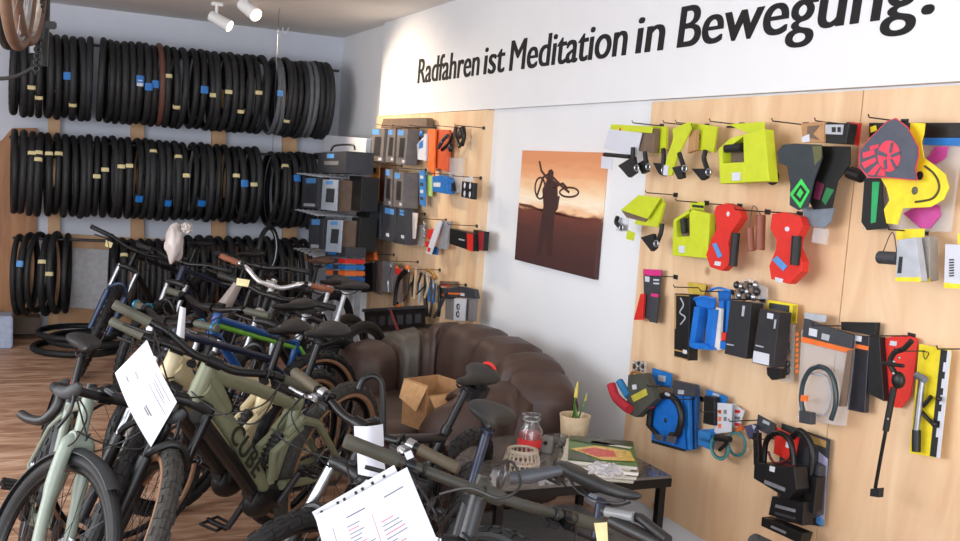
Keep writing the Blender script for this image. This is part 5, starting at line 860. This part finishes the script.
# lettering on its down tube
cu = bpy.data.curves.new('frame_lettering', 'FONT'); cu.body = 'CUBE'; cu.size = .115; cu.extrude = .0012; cu.space_character = 1.12; cu.offset = .002
lo_ = bpy.data.objects.new('frame_lettering', cu); COL.objects.link(lo_); cu.materials.append(mt('dark_green_lettering', (40, 44, 34), .5))
BBk, DTk = k2['BB'] + V((.05, 0, .07)), k2['HB'] + k2['a'] * .03 + V((-.01, 0, .02)); dd_ = (BBk - DTk).normalized(); st_ = DTk.lerp(BBk, .36) + V((0, .047, .0))
nrm = V((0, 1, 0)); up_ = nrm.cross(dd_).normalized(); LM_ = Matrix((( dd_.x, up_.x, nrm.x, st_.x), (dd_.y, up_.y, nrm.y, st_.y), (dd_.z, up_.z, nrm.z, st_.z), (0, 0, 0, 1))) @ Matrix.Translation((0, -.035, 0)) @ Matrix.Diagonal((1.0, .85, 1, 1))
bpy.context.view_layer.update(); lme = bpy.data.meshes.new_from_object(lo_.evaluated_get(bpy.context.evaluated_depsgraph_get())); bpy.data.objects.remove(lo_); lme.transform(LM_)
lo_ = bpy.data.objects.new('frame_lettering', lme); COL.objects.link(lo_); lo_.parent = k2['root']
# 3 near bike with olive bars
k3 = bike('dark bike with olive-grey bar across the foreground, printed sheet hanging from it', .971, 2.502, -116.8, -12.7, 23.4, bw=.74, rise=0, sh=.68, tyre=rub, knob=True, frame=mt('dark_graphite_paint', (44, 44, 46), .4), gripm=mt('olive_grey_grip', (66, 65, 55), .6), barm=mt('olive_grey_bar', (54, 53, 46), .45), saddlem=grysad, postm=navy, sadw=.085)
# 4 black bike with saddle bag in front of the sofa
k4 = bike('black bike with red-tipped saddle and saddle bag parked in front of the sofa', 1.007, 3.208, 221.4, -18, -10, sh=.72, st=.5, bw=.66, gripm=mt('brown_olive_grip', (84, 76, 60), .6), levers=steel, frame=blkmet, postm=blkmet, saddlem=grysad, knob=True)
k4['part']('saddle_bag', B().box(k4['SD'] + V((-.07, 0, -.07)), (.12, .08, .08), bev=.02), mt('black_nylon', (26, 26, 28), .8)); k4['part']('saddle_tip', B().tor(k4['SD'] + V((-.128, 0, .0)), (1, 0, 0), .03, .006, 16, 6), redc, label='red plastic saddle end')
k5 = bike('bike with navy seatpost and broad grey saddle in front of the magazine pile', 1.164, 1.846, -75, -24, 0, bw=.66, sh=.66, rise=0, spc=.0, frame=mt('dark_graphite_paint'), postm=navy, saddlem=grysad, knob=True, sadw=.105)
# 6.. the crowded rows behind
k6 = bike('cream and black electric mountain bike standing directly behind the olive one', .66, 4.02, -138, -8, 36, R=.37, tw=.03, wb=1.2, ha=66, fl=.54, hl=.12, bw=.5, cs=.45, sh=.66, bbh=.34, rise=-.01, ebike=True, full=True, frame=creamp, forkm=blackm, knob=True, wall=tanwall, gripm=oliv2, crank=30)
k7 = bike('trail bike with teal-ringed olive grips and brown-walled tyres in the second row', .84, 4.58, -148, -4, -12, frame=navy, gripm=oliv2, wall=tanwall, knob=True, bw=.70, lower=mt('white_fork_paint', (206, 204, 198), .4), detail=1)
for q in (-1, 1):
    e0 = k7['CL'] + V((-.04, q * .35, .02)); [k7['part']('grip_ring', B().tor(e0 + V((.002, -q * w_, 0)), (0, 1, 0), .017, .005, 18, 6), mt('teal_anodised', (30, 130, 170), .3, .5), st=True) for w_ in (.012, .12)]
k9 = bike('bright blue and green mountain bike amid the row, with scuffed saddle', 1.06, 4.98, -144, -4, -5, frame=bluep, forkm=blackm, saddlem=mt('scuffed_saddle', (74, 72, 64), .7), sh=.62, gripm=oliv2, barm=blkmet, postm=silverp, detail=1, knob=True)
k9['part']('green_stripe', B().tube([k9['HT'] - k9['a'] * .05 + V((0, 0, -.012)), k9['ST'] - k9['s'] * .05], .012, 8), greenp, label='lime green stripe below the top tube'); k9['part']('green_stripe', B().tube([k9['ST'].lerp(k9['BB'], .1) + V((-.01, .02, 0)), k9['Ra'] + V((.03, .06, .02))], .0105, 8), greenp)
k10 = bike('city bike with silver bars and brown leather grips in the crowded row', 1.434, 5.85, -138.4, -6, 22, R=.35, wb=1.08, fl=.42, hl=.16, bw=.66, sh=.66, rise=.05, spc=.09, ha=70, frame=blkmet, fork='rigid', barm=mt('polished_silver', (206, 206, 208), .25, .7), gripm=browngrip, saddlem=blackm, detail=1, sadw=.085, postm=silverp, sweep=.09)
k10['part']('headlight', B().sph(k10['HB'] + V((.06, 0, .07)), (.035, .04, .04), 16), mt('chrome_lamp', (200, 200, 205), .2, .8), st=True)
k11 = bike('dark city bike with brown saddle near the tyre wall', 1.62, 6.75, -137.5, -3, 5, saddlem=brsad, frame=blkmet, fork='rigid', detail=1, sadw=.08, sh=.68)
k12 = bike('black bike with wide padded black saddle beside the far plywood', 1.40, 5.44, -140, -5, 15, saddlem=blackm, sadw=.10, frame=mt('graphite_metal', (60, 60, 64), .3, .5), detail=1, postm=silverp, sh=.68, bw=.66)
k13 = bike('black hardtail with blue fork decals, farthest left in the row, facing the viewer', .84, 7.95, -137.6, -11.5, 37, frame=blkmet, forkm=blackm, lower=mt('dark_blue_fork', (40, 60, 92), .35, nz=.4, sc=18), knob=True, detail=1, crank=70)
k14 = bike('navy mountain bike between the far hardtail and the city bike', 1.12, 7.0, -138, -6, 10, frame=navy, forkm=blackm, detail=1, saddlem=blackm, knob=True)
# ---------------------------------------------------------------- papers, tags and bags on the bikes
def sheet(nm, label, px, dep, mat=white, curl=.012, lines=None, cat='paper', group=None, nx=6, lm=greyink, extra=None):
    dp = dep if isinstance(dep, (list, tuple)) else [dep] * 4
    c = [AD(x, y, d) for (x, y), d in zip(px, dp)]; o0 = sum(c, V()) / 4
    n = (c[1] - c[0]).cross(c[3] - c[0]).normalized()
    if n.dot(V((0, 0, H)) - o0) < 0: n = -n
    def pt(u, v, o=0): return c[0].lerp(c[1], u).lerp(c[3].lerp(c[2], u), v) + n * (o + curl * sin(pi * u) * (1 + v)) - o0
    def patch(u0, v0, u1, v1, o, m, name, t, th=.0006):
        b = bmesh.new(); k = nx; T_ = []; Bo = []
        for i in range(k + 1):
            for j in range(2):
                u, v = u0 + (u1 - u0) * i / k, (v0, v1)[j]; T_.append(b.verts.new(pt(u, v, o + th))); Bo.append(b.verts.new(pt(u, v, o)))
        for i in range(k):
            q = [2 * i, 2 * i + 1, 2 * i + 3, 2 * i + 2]; b.faces.new([T_[x] for x in q]); b.faces.new([Bo[x] for x in q[::-1]])
            for j in (0, 1): p_, r_ = 2 * i + j, 2 * i + 2 + j; b.faces.new([T_[p_], T_[r_], Bo[r_], Bo[p_]])
        for i in (0, k): p_, r_ = 2 * i, 2 * i + 1; b.faces.new([T_[p_], T_[r_], Bo[r_], Bo[p_]])
        B_ = B(); B_.bm.free(); B_.bm = b; return mk(name, B_, m, t)
    if not lines and not extra: o = patch(0, 0, 1, 1, 0, mat, nm, None); o.location = o0; return tag(o, label, cat, group)
    t = thing(nm, label, cat, o0, group=group); patch(0, 0, 1, 1, 0, mat, 'sheet', t)
    for q in lines or []: patch(q[0], q[1], q[2], q[3], .0008, q[4] if len(q) > 4 else lm, 'printed_line', t, .0002)
    for q in extra or []: patch(q[0], q[1], q[2], q[3], .0008, q[4], q[5], t, .0003)
    return t
random.seed(4)
ln = []
for k in range(20):
    y = .16 + k * .026; ln.append((.28, y, .28 + random.uniform(.10, .24), y + .006, (greyink, pinkink)[k % 4 == 1]))
for k in range(12):
    y = .24 + k * .030; ln.append((.60, y, .60 + random.uniform(.08, .22), y + .006, (pinkink, greyink)[k % 3 > 0]))
ln += [(.14, .12, .146, .75, greyink), (.54, .16, .545, .6, pinkink), (.08, .35, .22, .356, pinkink), (.08, .43, .22, .436, pinkink), (.08, .50, .24, .506, pinkink), (.30, .10, .5, .108, greyink), (.7, .10, .9, .108, greyink)]
sheet('printed_sheet', 'large printed sheet with pink lines in a sleeve, hanging from the foreground handlebar', ((315, 516), (407, 467), (462, 600), (355, 665)), 1.93, lines=ln)
sheet('sleeve_strip', 'clear sleeve edge with punched holes above the large printed sheet', ((312, 512), (394, 465), (398, 473), (316, 520)), 1.95, mt('sleeve_plastic', (206, 208, 214), .3), .004, cat='plastic sleeve', extra=[(u, .35, u + .03, .7, ink, 'punched_hole') for u in (.08, .28, .36, .5, .58, .7, .84)])
sheet('white_sheet', 'plain white folded sheet hanging on the olive bike, behind the foreground bar', ((354, 426), (383, 424), (384, 446), (355, 449)), 2.5, curl=.02)
sheet('white_sheet', 'lower white sheet below the plain folded one on the olive bike', ((357, 449), (383, 447), (386, 476), (358, 474)), 2.52, curl=.01)
sheet('printed_sheet', 'white printed sheet hanging from the olive grip of the green e-bike', ((147, 340), (177, 402), (151, 447), (115, 373)), (2.95, 2.95, 3.0, 3.0), curl=.006, lines=[(.45, .12, .9, .13), (.2, .5, .32, .51), (.2, .53, .3, .545), (.45, .35, .95, .36), (.62, .62, .78, .65, gry), (.62, .67, .74, .70, gry), (.15, .75, .22, .78, gry), (.5, .2, .8, .21), (.5, .25, .85, .26)])
sheet('white_sheet', 'second white sheet peeping out behind the printed one', ((143, 346), (160, 370), (148, 425), (120, 380)), 3.03, mt('offwhite_paper', (222, 222, 230), .7))
sheet('white_sheet', 'narrow folded white paper strip between the cream and teal-ringed bikes', ((180, 306), (186, 308), (182, 386), (174, 352)), 3.9, curl=.01)
sheet('white_sheet', 'small white paper by the front wheel of the cream bike', ((148, 318), (158, 322), (154, 346), (144, 340)), 4.2, curl=.005)
sheet('paper_bag', 'grey-brown paper cover tapering downwards in the middle of the bikes', ((234, 282), (242, 286), (225, 322), (212, 310)), 4.75, mt('grey_brown_paper', (142, 130, 124), .8), .02, cat='paper')
sheet('price_tag', 'pale yellow price tag above the grey-brown paper cover', ((237, 278), (250, 280), (248, 287), (236, 285)), 4.7, cream, .002, cat='tag')
sheet('price_tag', 'cream tag on the bar of the farthest hardtail', ((106, 240), (113, 243), (111, 248), (105, 246)), 7.3, cream, .002, cat='tag')
sheet('price_tag', 'small white cable label near the foreground handlebar', ((404, 453), (411, 450), (414, 457), (407, 460)), 2.15, white, .001, cat='tag')
sheet('price_tag', 'pale yellow tag on the bike in front of the magazines', ((594, 523), (607, 522), (608, 541), (597, 541)), 2.2, mt('light_cream_tag', (226, 206, 150), .6), .002, cat='tag')
c_ = AD(174, 243, 5.4); tag(mk('plastic_bag', B().crumple((0, 0, 0), (.05, .045, .105), .12, 4, 3, 2), mt('crumpled_white_plastic', (180, 170, 166), .35, bump=.3, sc=9), loc=None), 'crumpled whitish plastic bag pulled over a handlebar in front of the tyres', 'bag').location = c_
c_ = AD(187, 228, 5.4); tag(mk('plastic_bag', B().crumple((0, 0, 0), (.03, .03, .03), .25, 3, 9), mt('crumpled_white_plastic')), 'knotted top of crumpled plastic above the bar of the hardtail', 'bag').location = c_
t = thing('plastic_wrap', 'crumpled clear plastic wrap lying on the broad saddle by the magazines', 'wrap', AD(604, 468, 2.14))
mk('crumpled_film', B().crumple((-.012, 0, 0), (.026, .018, .013), .3, 3, 1, 5).crumple((.018, -.008, -.006), (.024, .018, .013), .3, 3, 5, 5), mt('shiny_film', (165, 160, 160), .18, bump=.4, sc=40), t)
WX[0] = D - .05
pk('wire_crate', 'long black crate hanging below the hooks of the far plywood, just above the sofa', 'crate', None, [P('crate_front', [(364, 311), (424, 307), (425, 328), (366, 333)], .12, .006, blackm), P('crate_back', [(364, 311), (424, 307), (425, 328), (366, 333)], .0, .006, blackm), P('crate_bottom', [(366, 329), (425, 324), (425, 328), (366, 333)], .0, .125, blackm), P('upper_rail', [(362, 309), (426, 305), (426, 308), (362, 312)], .127, .006, dgry)] + [P('slot', [(370 + 9 * k, 317 - .6 * k), (376 + 9 * k, 316.6 - .6 * k), (376 + 9 * k, 326 - .6 * k), (370 + 9 * k, 326.6 - .6 * k)], .1265, .001, dgry) for k in range(6)] + [P('red_strap', [(389, 309), (391, 309), (399, 330), (396, 330)], .134, .003, mt('dull_red_strap', (130, 60, 56), .7))])
def toworld(k, x, y, h, lean): return (Matrix.Translation((x, y, 0)) @ Matrix.Rotation(radians(h), 4, 'Z') @ Matrix.Rotation(radians(lean), 4, 'X')).inverted()
M4 = toworld(k4, 1.007, 3.208, 221.4, -18)
k4['part']('bar_end', B().tube(smooth_path([M4 @ AD(x, y, 2.75) for x, y in ((359, 389), (364, 379), (374, 376), (381, 382), (383, 400), (383, 434))]), .009, 10), blkmet)

M5 = toworld(k5, 1.164, 1.846, -75, -24)
k5['part']('rear_rack', B().tube([M5 @ AD(612, 521, 1.95), M5 @ AD(668, 548, 1.85)], .014, 12).tube([M5 @ AD(603, 511, 1.98), M5 @ AD(640, 518, 1.92), M5 @ AD(668, 540, 1.84)], .010, 10), blackm)
k5['part']('reflector', B().tube([M5 @ AD(606, 512, 1.96), M5 @ AD(634, 517, 1.92)], .010, 10), mt('grey_reflector', (120, 122, 124), .3), label='grey reflector panel')
M3 = toworld(k3, .971, 2.502, -116.8, -12.7)
k3['part']('bar_lamp', B().tube([M3 @ AD(510, 478, 1.92), M3 @ AD(530, 476, 1.92), M3 @ AD(562, 470, 1.92)], [.012, .015, .008], 14), dgry)
k3['part']('bell_hoop', B().tor(M3 @ AD(503, 474, 2.0), (.3, 1, .1), .028, .004, 28, 6), dsteel)
k3['part']('cable_loop', B().tube(smooth_path([M3 @ AD(*p) for p in ((440, 494, 1.95), (470, 488, 1.9), (500, 498, 1.85), (520, 486, 1.86), (512, 462, 1.92), (494, 466, 1.98))]), .003, 6), blackm)

random.seed(9)
for k in range(11):
    u = 104 + 27 * k; v = 236 + 7 * k; l_ = random.uniform(70, 120); m_ = (blackm, dgry, mt('beige_plastic'), steel, blackm, orange, dgry)[k % 7]
    pk('hand_tool', 'one of the small hand tools crowding the lowest hooks of the far plywood', 'tool', 'small hand tools on the lowest hooks', [T('tool_handle', zH((u, v), (u - 4 + random.uniform(-10, 10), v + l_ * .5), (u - 10, v + l_)), .14 - .05 * (k % 3), .009, m_), E('tool_head', zH((u, v - 3)), .14 - .05 * (k % 3), (.012, .016, .016), (steel, orange, dsteel)[k % 3])])
